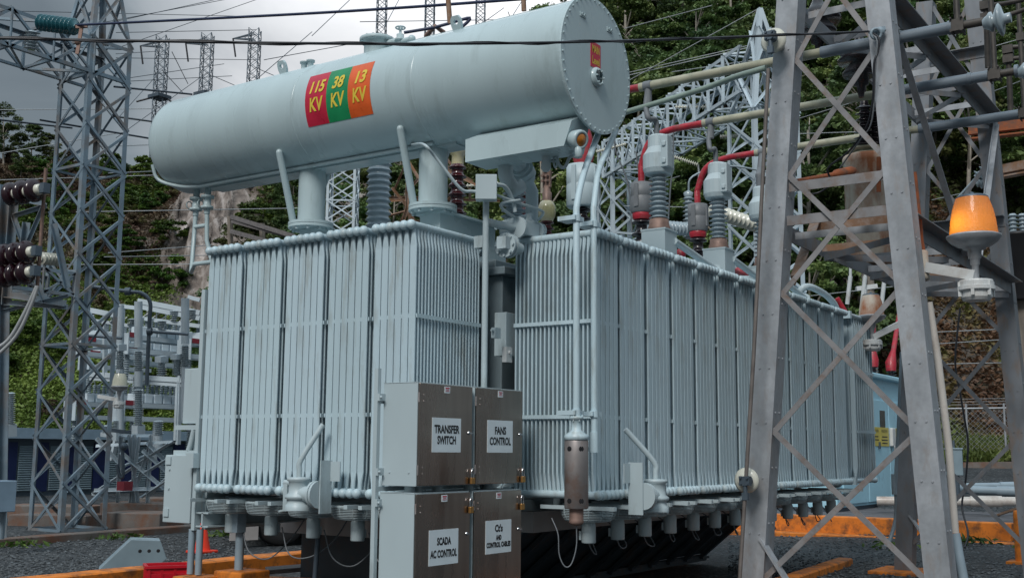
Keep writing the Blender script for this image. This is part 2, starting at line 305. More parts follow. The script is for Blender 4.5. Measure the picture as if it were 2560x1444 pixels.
def gravel_mat():
    m = bpy.data.materials.new('gravel'); m.use_nodes = True; t = m.node_tree; N = t.nodes; K = t.links.new; b = N['Principled BSDF']
    c = N.new('ShaderNodeTexCoord'); v = N.new('ShaderNodeTexVoronoi'); v.inputs['Scale'].default_value = 22; K(c.outputs['Object'], v.inputs['Vector'])
    r = N.new('ShaderNodeValToRGB'); e = r.color_ramp.elements; e[0].color = (0.02, 0.028, 0.034, 1); e[1].color = (0.34, 0.36, 0.37, 1); e[1].position = 1.0
    k = e.new(0.6); k.color = (0.06, 0.075, 0.088, 1); k = e.new(0.9); k.color = (0.15, 0.165, 0.175, 1)
    s = N.new('ShaderNodeSeparateColor'); K(v.outputs['Color'], s.inputs[0]); K(s.outputs[0], r.inputs[0])
    n = N.new('ShaderNodeTexNoise'); n.inputs['Scale'].default_value = 0.6; n.inputs['Detail'].default_value = 5; K(c.outputs['Object'], n.inputs['Vector'])
    q = N.new('ShaderNodeMapRange'); q.inputs['From Min'].default_value = 0.3; q.inputs['From Max'].default_value = 0.7; q.inputs['To Min'].default_value = 0.2; q.inputs['To Max'].default_value = 0.55
    K(n.outputs[0], q.inputs['Value']); x = N.new('ShaderNodeVectorMath'); x.operation = 'SCALE'; K(r.outputs[0], x.inputs[0]); K(q.outputs[0], x.inputs['Scale'])
    K(x.outputs[0], b.inputs['Base Color']); b.inputs['Roughness'].default_value = 0.75
    bp = N.new('ShaderNodeBump'); bp.inputs['Strength'].default_value = 0.9; bp.inputs['Distance'].default_value = 0.03; bp.invert = True
    K(v.outputs['Distance'], bp.inputs['Height']); K(bp.outputs[0], b.inputs['Normal'])
    return m
M['gravel'] = gravel_mat()
def leaf_mat(name, c1, c2, c3, scale, obj_var=0.25, thr=(0.3, 0.5, 0.72)):
    m = bpy.data.materials.new(name); m.use_nodes = True; t = m.node_tree; N = t.nodes; K = t.links.new; b = N['Principled BSDF']
    c = N.new('ShaderNodeTexCoord'); n = N.new('ShaderNodeTexNoise'); n.inputs['Scale'].default_value = scale; n.inputs['Detail'].default_value = 5
    n.inputs['Roughness'].default_value = 0.6
    K(c.outputs['Object'], n.inputs['Vector']); r = N.new('ShaderNodeValToRGB'); e = r.color_ramp.elements
    e[0].position = thr[0]; e[0].color = (*c1, 1); e[1].position = thr[2]; e[1].color = (*c3, 1); k = e.new(thr[1]); k.color = (*c2, 1); K(n.outputs[0], r.inputs[0])
    oi = N.new('ShaderNodeObjectInfo'); ro = N.new('ShaderNodeMapRange'); ro.inputs['To Min'].default_value = 1-obj_var; ro.inputs['To Max'].default_value = 1+obj_var
    K(oi.outputs['Random'], ro.inputs['Value']); h = N.new('ShaderNodeHueSaturation'); K(ro.outputs[0], h.inputs['Value'])
    m7 = N.new('ShaderNodeMath'); m7.operation = 'MULTIPLY'; m7.inputs[1].default_value = 9.7; m8 = N.new('ShaderNodeMath'); m8.operation = 'FRACT'
    K(oi.outputs['Random'], m7.inputs[0]); K(m7.outputs[0], m8.inputs[0]); rh = N.new('ShaderNodeMapRange'); rh.inputs['To Min'].default_value = 0.475; rh.inputs['To Max'].default_value = 0.515
    K(m8.outputs[0], rh.inputs['Value']); K(rh.outputs[0], h.inputs['Hue']); K(r.outputs[0], h.inputs['Color'])
    K(h.outputs[0], b.inputs['Base Color']); b.inputs['Roughness'].default_value = 0.55
    b.inputs['Specular IOR Level'].default_value = 0.3
    tr = N.new('ShaderNodeBsdfTranslucent'); K(h.outputs[0], tr.inputs[0]); ms = N.new('ShaderNodeMixShader'); ms.inputs[0].default_value = 0.22
    o = N['Material Output']; K(b.outputs[0], ms.inputs[1]); K(tr.outputs[0], ms.inputs[2]); K(ms.outputs[0], o.inputs[0])
    return m
M['leaf'] = leaf_mat('forest_leaves', (0.04, 0.08, 0.036), (0.105, 0.175, 0.06), (0.24, 0.30, 0.10), 0.45, 0.45)
M['leaf2'] = leaf_mat('olive_leaves', (0.05, 0.075, 0.03), (0.11, 0.145, 0.05), (0.23, 0.24, 0.09), 0.5, 0.35)
M['bush'] = leaf_mat('bush_leaves', (0.03, 0.065, 0.015), (0.075, 0.14, 0.025), (0.17, 0.25, 0.045), 0.8)
M['dry'] = leaf_mat('dry_brush', (0.06, 0.04, 0.03), (0.12, 0.09, 0.055), (0.13, 0.15, 0.045), 0.6)
M['cover'] = leaf_mat('ground_cover', (0.10, 0.07, 0.045), (0.075, 0.145, 0.032), (0.17, 0.27, 0.06), 0.16, thr=(0.34, 0.42, 0.66))
M['coverdry'] = leaf_mat('dry_ground_cover', (0.08, 0.045, 0.035), (0.13, 0.10, 0.065), (0.10, 0.15, 0.03), 0.16, thr=(0.36, 0.5, 0.64))
M['litter'] = leaf_mat('leaf_litter', (0.08, 0.04, 0.028), (0.15, 0.08, 0.05), (0.12, 0.15, 0.04), 0.35, thr=(0.3, 0.5, 0.68))
M['grass'] = leaf_mat('roadside_grass', (0.05, 0.07, 0.02), (0.10, 0.13, 0.03), (0.20, 0.20, 0.07), 0.5)
# ------------------------------------------------------------------ ground
def gz(x, y):
    """yard level: flat round the transformer, rising as a gravel bank far to the right"""
    d = x*math.cos(math.radians(15)) + y*math.sin(math.radians(15)); s = y - 0.36*x
    t = min(max((d-19)/22, 0), 1); u = min(max((1.6-s)/4.0, 0), 1)
    return 1.35*t*t*(3-2*t)*u*u*(3-2*u)
def ground():
    n = 150; xs = [-30 + 190*(i/n)**1.0 for i in range(n+1)]; ys = [-60 + 180*(i/n) for i in range(n+1)]
    vs = [(x, y, gz(x, y)) for y in ys for x in xs]; fs = [(j*(n+1)+i, j*(n+1)+i+1, (j+1)*(n+1)+i+1, (j+1)*(n+1)+i) for j in range(n) for i in range(n)]
    b = MB(); b.add(vs, fs, True); o = b.build('gravel_ground', M['gravel'], origin=(0,0,0)); o['kind'] = 'structure'
    f = MB()
    vs = [(-900,-900,-0.3),(1500,-900,-0.3),(1500,1500,-0.3),(-900,1500,-0.3)]
    f.add(vs, [(0,1,2,3)]); o = f.build('far_ground', M['gravel'], origin=(0,0,-0.3)); o['kind'] = 'structure'
ground()

# ------------------------------------------------------------------ power transformer
TF = thing('power_transformer', 'huge pale grey oil-filled power transformer with radiator banks and a long cylindrical tank on top', 'transformer', (12.6, 8.0, 0))
P = M['paint']
# main tank
b = MB(); b.b2((9.42, 6.52, 0.95), (16.25, 9.55, 3.42)); b.b2((9.34, 6.44, 3.42), (16.33, 9.63, 3.50)); b.b2((9.55, 6.7, 3.50), (16.1, 9.4, 3.62))
for x in (10.4, 11.5, 12.6, 13.7, 14.8): b.b2((x, 6.40, 1.0), (x+0.09, 6.518, 3.41))
for y in (7.2, 8.0, 8.8): b.b2((9.30, y, 1.0), (9.418, y+0.09, 3.41))
bevel(b.build('main_tank', M['darkpaint'], TF), 0.01)
# sloping ribbed underside
b = MB(); prof0, prof1 = (6.35, 1.0), (7.35, 0.16)
b.add([(9.6, 6.35, 1.0), (16.0, 6.35, 1.0), (16.0, 7.35, 0.16), (9.6, 7.35, 0.16), (9.6, 9.4, 0.16), (16.0, 9.4, 0.16), (9.6, 9.4, 1.0), (16, 9.4, 1.0)], [(0,1,2,3), (3,2,5,4), (0,3,4,6), (1,7,5,2)])
for i in range(12):
    x = 9.75 + i*0.55
    b.bar((x, 6.30, 0.98), (x, 7.32, 0.12), 0.05, 0.10, (1,0,0)); b.bar((x-.02, 7.3, 0.11), (x+0.2, 7.3, 0.11), 0.05, 0.03)
b.bar((9.6, 7.36, 0.10), (16.0, 7.36, 0.10), 0.08, 0.09)
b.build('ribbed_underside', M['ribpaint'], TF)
b = MB(); b.b2((9.45, 6.15, 0.86), (16.2, 6.33, 1.06)); b.b2((9.36, 6.6, 0.72), (9.52, 9.5, 1.0)); b.build('base_rail', M['dull'], TF)

# radiators ------------------------------------------------------------
ZB, ZT, NR, PIT = 1.25, 3.70, 6, 0.0840
def fins_mb(L, n, seg=8, half=.0375):
    b = MB(); st = [(0.0, .019, .019), (0.05, .019, .019), (0.10, .024, .0175), (0.19, half, .0095), (2.26, half, .0095), (2.35, .024, .0175), (2.40, .019, .019), (2.45, .019, .019)]
    for r in range(NR):
        for k in range(n):
            x = 0.06 + (L-0.12)*k/(n-1); y = r*PIT; vs = []
            for dz, a, c in st:
                q = min(.004, c*.42) if a > .03 else c*.58
                for u, w in ((c-q, a), (c, a-q), (c, q-a), (c-q, -a), (q-c, -a), (-c, q-a), (-c, a-q), (q-c, a)): vs.append((x + u, y + w, ZB+dz))
            m = len(st)
            b.add(vs, [(i*seg+j, i*seg+(j+1)%seg, (i+1)*seg+(j+1)%seg, (i+1)*seg+j) for i in range(m-1) for j in range(seg)], False)
    return b
def header_mb(z, L, tail):
    b = MB()
    for r in range(NR):
        y = r*PIT; b.tube([(0.02, y, z), (L, y, z)], 0.037, 10); b.ball((0.015, y, z), 0.047, 12)
    b.bar((L+0.03, -0.04, z), (L+0.03, (NR-1)*PIT+0.04, z), 0.08, 0.11); b.tube([(L+0.03, 2.5*PIT, z), (L+0.03+tail, 2.5*PIT, z)], 0.055, 12)
    b.lathe([(.10, 0), (.10, .03)], (L+0.06+tail*.4, 2.5*PIT, z), (1,0,0), 16); b.lathe([(.10, 0), (.10, .03)], (L+0.10+tail*.4, 2.5*PIT, z), (1,0,0), 16)
    return b
def strap_mb(L, z):
    b = MB()
    if True:
        for r in range(NR+1):
            y = (r-0.5)*PIT; t = 0.010 if 0 < r < NR else 0.012
            if r == 0: y = -0.051
            if r == NR: y = (NR-1)*PIT + 0.051
            b.b2((0.055, y-t/2, z-0.018), (L-0.05, y+t/2, z+0.018))
        b.b2((0.058, 0.03, z-0.014), (0.064, (NR-1)*PIT-0.03, z+0.014))
    return b
def make_rad(L, n, tail, half=.0375):
    r0 = fins_mb(L, n, 8, half).build('radiator', M['fin'], origin=(0,0,0)); WL[r0] = V(0,0,0)
    header_mb(ZT, L, tail).build('top_header', M['fin'], r0); header_mb(ZB, L, tail).build('bottom_header', M['fin'], r0); 
    for z in (1.97, 2.86): strap_mb(L, z).build('spacer_strap', M['fin'], r0)
    return r0
def put_rad(src, p, rz, first):
    o = src if first else src.copy()
    if not first:
        COL.objects.link(o)
        for g in list(src.children):
            d = g.copy(); COL.objects.link(d); d.parent = o
    o.parent = TF; o.location = Vector(p) - WL[TF]; o.rotation_euler = (0, 0, rz)
    return o
LY = [6.525 + .576*k for k in range(5)]
radL = make_rad(1.10, 21, 0.30)
for i, y in enumerate(LY): put_rad(radL, (7.93, y, 0), 0, i == 0)
radR = make_rad(0.98, 19, 0.26, .0345)
RX = [9.20] + [9.765 + 0.577*i for i in range(12)]           # first strip of every radiator in the long bank
for i, x in enumerate(RX): put_rad(radR, (x+(NR-1)*PIT, 5.272 if i else 5.262, 0), math.pi/2, i == 0)
radF = make_rad(1.0, 9, 0.3)
for i, y in enumerate((5.31, 5.89)): put_rad(radF, (17.80, y+(NR-1)*PIT, 0), math.pi, i == 0)       # bank at the far end

# fans -------------------------------------------------------------------
def fan_at(x, y, rz=0.0, zt=1.17, first=[None]):
    if first[0] is None:
        g = MB()
        for i, (R, z) in enumerate([(.262, 1.165), (.26, 1.15), (.257, 1.135), (.254, 1.12), (.25, 1.105), (.244, 1.09), (.236, 1.075), (.222, 1.062), (.20, 1.056), (.16, 1.052), (.12, 1.05)]):
            g.ring((0,0,z), R, .0036, n=32, m=4)
        for k in range(12):
            a = math.pi*2*k/12; c, s = math.cos(a), math.sin(a)
            g.tube([(R*c, R*s, z) for R, z in ((.263,1.17),(.255,1.12),(.238,1.078),(.20,1.055),(.09,1.05))], .004, 4)
        mo = MB(); mo.lathe([(.0,.845),(.062,.85),(.068,.86),(.068,1.02),(.05,1.06),(.0,1.065)], n=18); mo.b2((.062,-.035,.88),(.085,.035,.96))
        for k in range(5):
            a = 2*math.pi*k/5; u = V(math.cos(a), math.sin(a), 0); w = V(-u.y, u.x, 0)
            mo.add([u*.05 - w*.03 + V(0,0,1.09), u*.05 + w*.03 + V(0,0,1.12), u*.23 + w*.07 + V(0,0,1.125), u*.23 - w*.06 + V(0,0,1.10)], [(0,1,2,3)])
        br = MB()
        for s in (-.2, .2): br.bar((-.40, s, 1.185), (.40, s, 1.185), .045, .035)
        f = MB(); f.ring((0,0,1.175), .255, .014, n=32, m=4); o = f.build('cooling_fan', P, origin=(0,0,0)); WL[o] = V(0,0,0)
        g.build('fan_guard', M['lampwhite'] if False else P, o); mo.build('fan_motor', P, o); br.build('fan_bracket', P, o); first[0] = o; src = o
    else:
        src = first[0]; o = src.copy(); COL.objects.link(o)
        for c in list(src.children):
            d = c.copy(); COL.objects.link(d); d.parent = o
    o.parent = TF; o.location = V(x, y, -.055) - WL[TF]; o.rotation_euler = (0,0,rz)
for y in LY: fan_at(8.24, y+0.24)
for i, x in enumerate(RX): fan_at(x+0.24, 5.52, math.pi/2)
fan_at(17.35, 6.6)
# hanging fan wires
def tfw(name, pts, r, m, n=6, k=6): MB().tube(bez(pts, k), r, n).build(name, m, TF)
for i, y in enumerate(LY[:5]):
    tfw('fan_wire', [(8.33, y+.18, .87), (8.25, y-.02, .62), (8.35, y-.2, .55+.05*(i%2)), (8.5, y-.36, .75), (8.7, y-.4, 1.0)], .007, M['greycable'])
for i, x in enumerate(RX):
    tfw('fan_wire', [(x+.30, 5.6, .88), (x+.48, 5.62, .70), (x+.62+.05*(i%3), 5.66, .68+.04*(i%2)), (x+.72, 5.85, .9), (x+.7, 6.1, 1.0)], .0075, M['greycable'])

# conservator tank ----------------------------------------------------------
CX, CZc, CR, Y0, Y1 = 9.0, 5.316, 0.586, 5.18, 10.90
EZ, ER = 5.266, 0.642        # the end cover sits a little lower than the barrel axis
prof = [(CR, 0), (CR, Y1-Y0)] + [(CR*math.cos(t)**.8, Y1-Y0 + .30*math.sin(t)) for t in [math.pi/2*i/9 for i in range(1, 9)]] + [(0.0, Y1-Y0+.30)]
b = MB(); b.lathe(prof, (CX, Y0, CZc), (0,1,0), 72)
b.lathe([(CR+.001, 0), (CR+.006,.008), (CR+.006,.016), (CR+.001,.024)], (CX, 6.95, CZc), (0,1,0), 72); b.lathe([(CR+.001, 0), (CR+.006,.008), (CR+.006,.016), (CR+.001,.024)], (CX, 8.6, CZc), (0,1,0), 72)
CT = b.build('conservator_tank', M['tank'], TF)
b = MB(); b.lathe([(0.0, -.014), (ER+.012, -.014), (ER+.014, 0), (ER+.012, .012), (CR-.06, .014)], (CX, Y0-.004, EZ), (0,1,0), 72, smooth=False)
for k in range(44):
    a = 2*math.pi*(k+.5)/44; c = V(CX+math.cos(a)*(ER-.016), Y0-.018, EZ+math.sin(a)*(ER-.016)); b.lathe([(.010, 0), (.010, .012), (.004, .013)], c, (0,-1,0), 6, smooth=False)
    b.lathe([(.010, 0), (.010, .014)], c + V(0,.028,0), (0,1,0), 6, smooth=False)
for (px, py, rz) in ((1457, 38, 0), (1524, 76, 0)):
    c = at(px, py, Y=Y0-.02)
    for s in (-.022, .022): b.ring(c + V(s,-.012,0), .012, .005, (0,1,0), 10, 4)
    b.box(c, (.10, .01, .045))
b.build('end_cover', M['tank'], CT)
# sight glass on end cover
g0 = at(1490, 194, Y=Y0-.02); b = MB(); b.lathe([(.095, 0), (.095, .02), (.088, .026), (.082, .04), (.064, .042), (.062, .014)], g0, (0,-1,0), 28)
for k in range(6): b.lathe([(.008, 0), (.008, .03)], g0 + V(math.cos(k*1.047)*.066, -.03, math.sin(k*1.047)*.066), (0,-1,0), 6, smooth=False)
SG = b.build('sight_glass', M['tank'], CT); 
b = MB(); b.lathe([(.0635, 0), (.0, .004)], g0 + V(0,-.036,0), (0,-1,0), 24)
b.build('gauge_glass', M['darkglass'], CT)
# MAIN Level plate
p0 = at(1489, 140, Y=Y0-.02); b = MB(); b.box(p0, (.185, .004, .25)); b.m = 1
for line, dz in (('MAIN', .055), ('Level', -.055)):
    vs, fs = text_mesh(line, .105, fit=.135, bold=.002); b.add([(p0.x + x, p0.y-.0035, p0.z + dz + y) for x, y in vs], fs)
b.build('red_level_plate', [M['red'], M['yellow']], CT)
# voltage label wrapped round the barrel (three colour fields)
def wrap(x, z):   # x along -Y (left to right), z along arc; centre at given angle
    return x, z
yl0, yl1 = at(770, 250, X=CX-CR).y, at(940, 200, X=CX-CR).y
yA, yB = 8.40, 7.49
aT, aB = math.radians(151), math.radians(208)           # angle from +X towards +Z
def barrel(y, a, r): return (CX + r*math.cos(a), y, CZc + r*math.sin(a))
def on_barrel(u, v, r=CR+.003):    # u 0..1 left->right, v 0..1 bottom->top
    return barrel(yA + (yB-yA)*u, aB + (aT-aB)*v, r)
b = MB()
for k in range(3):
    b.m = k; u0, u1 = k/3, (k+1)/3; n = 10
    vs = [on_barrel(u, j/n) for j in range(n+1) for u in (u0, u1)]; b.add(vs, [(2*j, 2*j+1, 2*j+3, 2*j+2) for j in range(n)], True)
b.m = 3; arc = CR*(aB-aT); wid = yA-yB
for k, (t1, t2) in enumerate((('115', 'KV'), ('38', 'KV'), ('13', 'KV'))):
    for t, vc, sz, ft in ((t1, .70, .185, (.22, .165, .155)[k]), (t2, .37, .20, .195)):
        vs, fs = text_mesh(t, sz, shear=.2 if t != 'KV' else .1, fit=ft, bold=.006)
        b.add([on_barrel((k+.5)/3 + x/wid, vc + y/abs(arc), CR+.0088) for x, y in vs], fs)
b.build('voltage_label', [M['red'], M['green'], M['orange'], M['yellow']], CT)
# lifting lugs, manhole, valve, ridge rail on top
def lug(y, ang, w=.125, h=.15):
    b = MB(); a = math.radians(ang); n = V(math.cos(a), 0, math.sin(a)); c = V(CX, y, CZc) + n*(CR-.01); t = V(0,1,0); out = []
    ou = [(-w/2, 0), (w/2, 0), (w/2, h*.75), (w*.3, h), (-w*.3, h), (-w/2, h*.75)]; hl = [(math.cos(2*math.pi*i/12)*.028, h*.58+math.sin(2*math.pi*i/12)*.028) for i in range(12)]
    for s in (-.018, .018):
        pass
    # plate with an eye: ring of quads between outline (resampled) and hole
    res = []
    for i in range(12):
        an = 2*math.pi*i/12; dx, dy = math.cos(an), math.sin(an); best = 9
        for k in range(6):
            (x1, y1), (x2, y2) = ou[k], ou[(k+1) % 6]; y1 -= h*.58; y2 -= h*.58; ex, ey = x2-x1, y2-y1; den = dx*ey - dy*ex
            if abs(den) > 1e-9:
                tt = (x1*ey - y1*ex)/den; uu = (x1*dy - y1*dx)/den
                if tt > 0 and -1e-6 <= uu <= 1+1e-6: best = min(best, tt)
        res.append((dx*best, h*.58+dy*best))
    sx = V(1,0,0) if False else t.cross(n)
    vs = []
    for s in (-.016, .016):
        vs += [c + t*x + n*y + sx*s for x, y in res] + [c + t*x + n*y + sx*s for x, y in hl]
    fs = []
    for i in range(12):
        j = (i+1) % 12
        fs += [(i, j, 12+j, 12+i), (24+i, 36+i, 36+j, 24+j), (i, 24+i, 24+j, j), (12+i, 12+j, 36+j, 36+i)]
    b.add(vs, fs); b.build('lifting_lug', M['tank'], CT)
lug(at(1133, 70, X=CX-.3).y, 112); lug(at(697, 175, X=CX-.3).y, 112)
b = MB(); ym = at(927, 120, X=CX-.2).y; c = V(CX-.1, ym, CZc+CR-.05)
b.lathe([(.14, 0), (.14, .145), (.19, .145), (.19, .163), (.19, .165), (.19, .182), (.10, .195), (0, .198)], c, n=28)
for k in range(14): b.lathe([(.011, 0), (.011, .055)], c + V(.17*math.cos(k*.449), .17*math.sin(k*.449), .138), n=6, smooth=False)
b.build('manhole', M['tank'], CT)
b = MB(); yv = at(985, 100, X=CX-.2).y; c = V(CX-.1, yv, CZc+CR-.03)
b.lathe([(.035, 0), (.035, .08), (.06, .08), (.06, .10), (.04, .11), (.04, .15), (.014, .16), (.014, .225)], c, n=14); b.ring(c + V(0,0,.225), .05, .009, n=16); b.bar(c+V(-.05,0,.225), c+V(.05,0,.225), .01, .01); b.bar(c+V(0,-.05,.225), c+V(0,.05,.225), .01, .01); b.tube([c+V(0,0,.09), c+V(0,.16,.09)], .034); b.tube([c+V(0,0,.07), c+V(0,-.16,.07)], .03); b.ball(c+V(0,-.16,.07), .042)
b.build('relief_valve', M['tank'], CT)
b = MB(); b.bar((CX+.02, 5.3, CZc+CR+.035), (CX+.02, yv-.1, CZc+CR+.035), .07, .06); b.bar((CX-.03, ym+.3, CZc+CR+.012), (CX-.03, 8.7, CZc+CR+.012), .05, .03)
b.build('top_rail', M['tank'], CT)
for yy in (9.15, 9.25): 
    b = MB(); b.lathe([(.035,0),(.035,.07),(.05,.07),(.05,.09)], (CX-.12, yy-.35, CZc+CR-.015), n=10); b.build('top_plug', M['tank'], CT)
# bottom channel and equalising pipe
b = MB(); b.b2((CX-.10, 6.75, CZc-CR-.018), (CX+.14, 10.45, CZc-CR+.04)); b.build('bottom_rib', M['tank'], CT)
b = MB(); b.tube(bez([(CX-.42, Y1+.18, 5.02), (CX-.36, Y1+.13, 4.84), (CX-.25, Y1-.15, 4.745), (CX-.172, Y1-.4, 4.732)], 5) + [V(CX-.172, 7.5, 4.732), V(CX-.172, 6.98, 4.735)], .022, 8); b.build('equalising_pipe', M['tank'], CT)
# relay box under the near end with amber level gauge
b = MB(); xb = CX-.40; zb0 = 4.41
b.add([(xb, 6.405, zb0), (xb, 5.22, zb0), (xb, 5.285, zb0), (xb, 5.20, 4.635), (xb, 6.405, 4.635), (xb+.36, 6.405, zb0), (xb+.36, 5.285, zb0), (xb+.36, 5.20, 4.80), (xb+.36, 6.405, 4.80)],
      [(0, 2, 3, 4), (0, 5, 6, 2), (2, 6, 7, 3), (0, 4, 8, 5), (4, 3, 7, 8), (5, 8, 7, 6)])
b.build('relay_box', M['tank'], CT)
GP = at(1448, 349, Y=5.16); gd = V(-.25, -.92, -.30).normalized()
b = MB(); b.lathe([(.07, -.10), (.088, -.02), (.092, .0), (.088, .03), (.062, .035), (.06, .02)], GP, gd, 26); b.lathe([(.03, 0), (.035, .03), (.035, .09), (.02, .1)], GP+V(-.02,0,-.08), (0,-.1,-1), 10); LG = b.build('level_gauge', M['tank'], CT)
b = MB(); b.lathe([(.062, .022), (.05, .036), (.0, .042)], GP, gd, 24); b.build('amber_glass', M['amber'], CT)
# pedestals: flange on a bracket, column, two props
for yp in (7.11, 8.83):
    b = MB(); b.lathe([(.15, 0), (.15, .68)], (CX, yp, 4.13), n=28); b.lathe([(.25, 0), (.25, .03)], (CX, yp, 4.105), n=28); b.lathe([(.25, 0), (.25, .03)], (CX, yp, 4.07), n=28)
    for k in range(10): b.lathe([(.016, 0), (.016, .10)], (CX+.215*math.cos(k*.628), yp+.215*math.sin(k*.628), 4.04), n=6, smooth=False)
    pe = b.build('support_pedestal', M['tank'], TF)
    for s in (1, -1):
        q = MB(); q.tube([(CX-.12*s, yp+.16, 4.16), (CX-.40*s, yp+.12, 4.87)], .04, 10); q.ball((CX-.40*s, yp+.12, 4.87), .04); q.build('prop_pipe', M['tank'], pe)
    q = MB(); q.b2((CX-.03, yp-.12, 3.80), (CX+.95, yp+.14, 4.065)); q.b2((CX-.06, yp-.16, 3.45), (CX+.20, yp+.18, 3.795)); q.b2((CX-.05, yp-.19, 4.045), (CX+1.0, yp+.20, 4.068)); q.b2((CX+.6, yp-.16, 3.5), (CX+1.1, yp+.16, 3.795))
    q.build('bracket_beam', M['tank'], pe)
# far end drop pipes with small valves
b = MB(); yf = at(495, 530, X=CX-.1).y
for k, dy in enumerate((0.0, -.20)):
    y = yf+dy+.1; b.lathe([(.035, 0), (.035, .06), (.075, .06), (.075, .09), (.045, .1), (.045, .19), (.08, .19), (.08, .22), (.04, .23), (.04, .34)], (CX-.05, y, 4.42), n=14); b.ring((CX-.05, y+.12, 4.56), .045, .008, (0,1,0), 12)
za = 3.73
b.tube([(CX-.05, yf+.1, 4.43), (CX-.05, yf+.13, za), (CX-.45, yf-.4, za), (CX-.45, 8.2, za)], .026); b.tube([(CX-.05, yf-.1, 4.43), (CX-.05, yf-.12, 4.1), (CX-.02, yf-.28, 3.62)], .026); b.tube([(CX-.05, yf+.1, 4.28), (CX-.05, yf-.1, 4.28)], .026)
b.build('drain_piping', M['tank'], TF)

# breather pipes running down past the long bank
def pp(*a, **k): return at(*a, **k)
xp = 9.10; yb1 = at(1441, 700, X=xp).y; yb2 = at(1484, 700, X=xp+.0).y
for i, (top, bend, yb, zend) in enumerate((((1497, 330), (1462, 425), 5.22, 1.83), ((1540, 325), (1497, 425), 5.15, 1.70))):
    ya = 5.235 if i == 0 else 5.02
    bx = xp
    t = at(*top, Y=5.30); m1 = at(*bend, Y=5.16); pxv = (1441, 1484)[i]; e1 = at(pxv, 520, Y=5.10); e2 = V(e1.x, e1.y, zend)
    b = MB(); b.tube([t + V(0,.05,.18)] + bez([t, t*.6+m1*.4, m1, m1*.35+e1*.65+V(0,0,.03), e1], 5) + [e1*.5+e2*.5, e2], .030 if i == 0 else .029, 12)
    for z in (3.70, 1.98):
        b.lathe([(.040, -.03), (.040, .03)], (e1.x, e1.y, z), n=12); b.b2((e1.x-.06, e1.y-.02, z-.02), (e1.x+.10, e1.y+.16, z+.02))
    if i: b.lathe([(.038, -.06), (.038, .12)], e2, n=14)
    b.build('breather_pipe', M['fin'], TF)
    if i == 0: E1 = e2
bx, by = E1.x, E1.y
b = MB(); b.lathe([(.03, .12), (.06, .12), (.06, .095), (.045, .09), (.045, .0), (.105, -.045), (.108, -.085), (.02, -.09)], (bx, by, 1.83), n=24)
for k in range(6): b.lathe([(.007, 0), (.007, .06)], (bx+.05*math.cos(k*1.05), by+.05*math.sin(k*1.05), 1.905), n=6, smooth=False)
BR = b.build('breather', M['fin'], TF)
b = MB(); b.lathe([(.10, -.085), (.104, -.10), (.104, -.66), (.098, -.668), (.055, -.67)], (bx, by, 1.83), n=32); b.build('breather_can', M['can'], BR)
b = MB(); b.lathe([(.062, -.665), (.06, -.76), (.066, -.78), (.05, -.80), (.02, -.81)], (bx, by, 1.83), n=20); b.build('breather_cup', M['copper'], BR)
for zz in (-.16, -.60):
    for k in range(6):
        a = k*math.pi/3 + math.radians(205) - math.pi/6; n = V(math.cos(a), math.sin(a), 0); b = MB(); b.lathe([(.023, 0), (.0, .0012)], V(bx, by, 1.83+zz) + n*.1035, n, 14); b.build('breather_hole', M['black'], BR)
tfw('dangling_wire', [(bx+.0, by, 1.03), (bx+.0, by, .85), (bx-.025, by+.035, .70), (bx-.06, by+.08, .68), (bx-.085, by+.12, .78), (bx-.09, by+.13, .95), (bx-.08, by+.20, 1.08)], .0055, M['greycable'])

# valves with lever pipes on both banks
def oil_valve(c, s, side, pipe_to):
    """c: body foot; side: unit vector towards the plate; s: handle side"""
    c = Vector(c); b = MB()
    b.lathe([(.12, 0), (.12, .05), (.105, .06), (.10, .10), (.125, .11), (.125, .135), (.092, .16), (.092, .26), (.112, .275), (.112, .30), (.05, .305)], c, n=26)
    b.tube([c + V(0,0,.15), c + side*.24 + V(0,0,.15)], .075, 16); b.lathe([(.125, 0), (.125, .025)], c + side*.20 + V(0,0,.15), side, 20); b.lathe([(.125, 0), (.125, .025)], c + side*.235 + V(0,0,.15), side, 20)
    h = -side
    b.tube([c + h*.02 + V(0,0,.24), c + h*.18 + V(0,0,.25)], .028, 10); b.box(c + h*.15 + V(0,0,.12), (.05, .05, .26)); b.tube([c + h*.13 + V(0,0,-.0), c + h*.24 + V(0,0,-.02)], .014, 8)
    v = b.build('oil_valve', P, TF); q = MB(); q.tube([c + V(0,0,.30)] + bez([c + V(0,0,.36), c + V(0,0,.42) + (Vector(pipe_to)-c).normalized()*.05, pipe_to], 4), .027, 10); q.build('lever_pipe', P, v)
    q = MB(); w = V(0,0,1).cross(side)
    q.box(c + side*.27 + w*(.07*s) + V(0,0,.22), (.012, .15, .48), (side, w, V(0,0,1))); q.box(c + side*.33 + w*(.13*s) + V(0,0,.36), (.12, .012, .18), (side, w, V(0,0,1))); q.build('valve_plate', P, v)
vl = at(745, 1275, X=7.72); oil_valve(vl, 1, V(0,-1,0), at(808, 1060, X=7.86))
vr = at(1640, 1278, Y=5.0); oil_valve(vr, -1, V(-1,0,0), at(1563, 1072, Y=5.21))

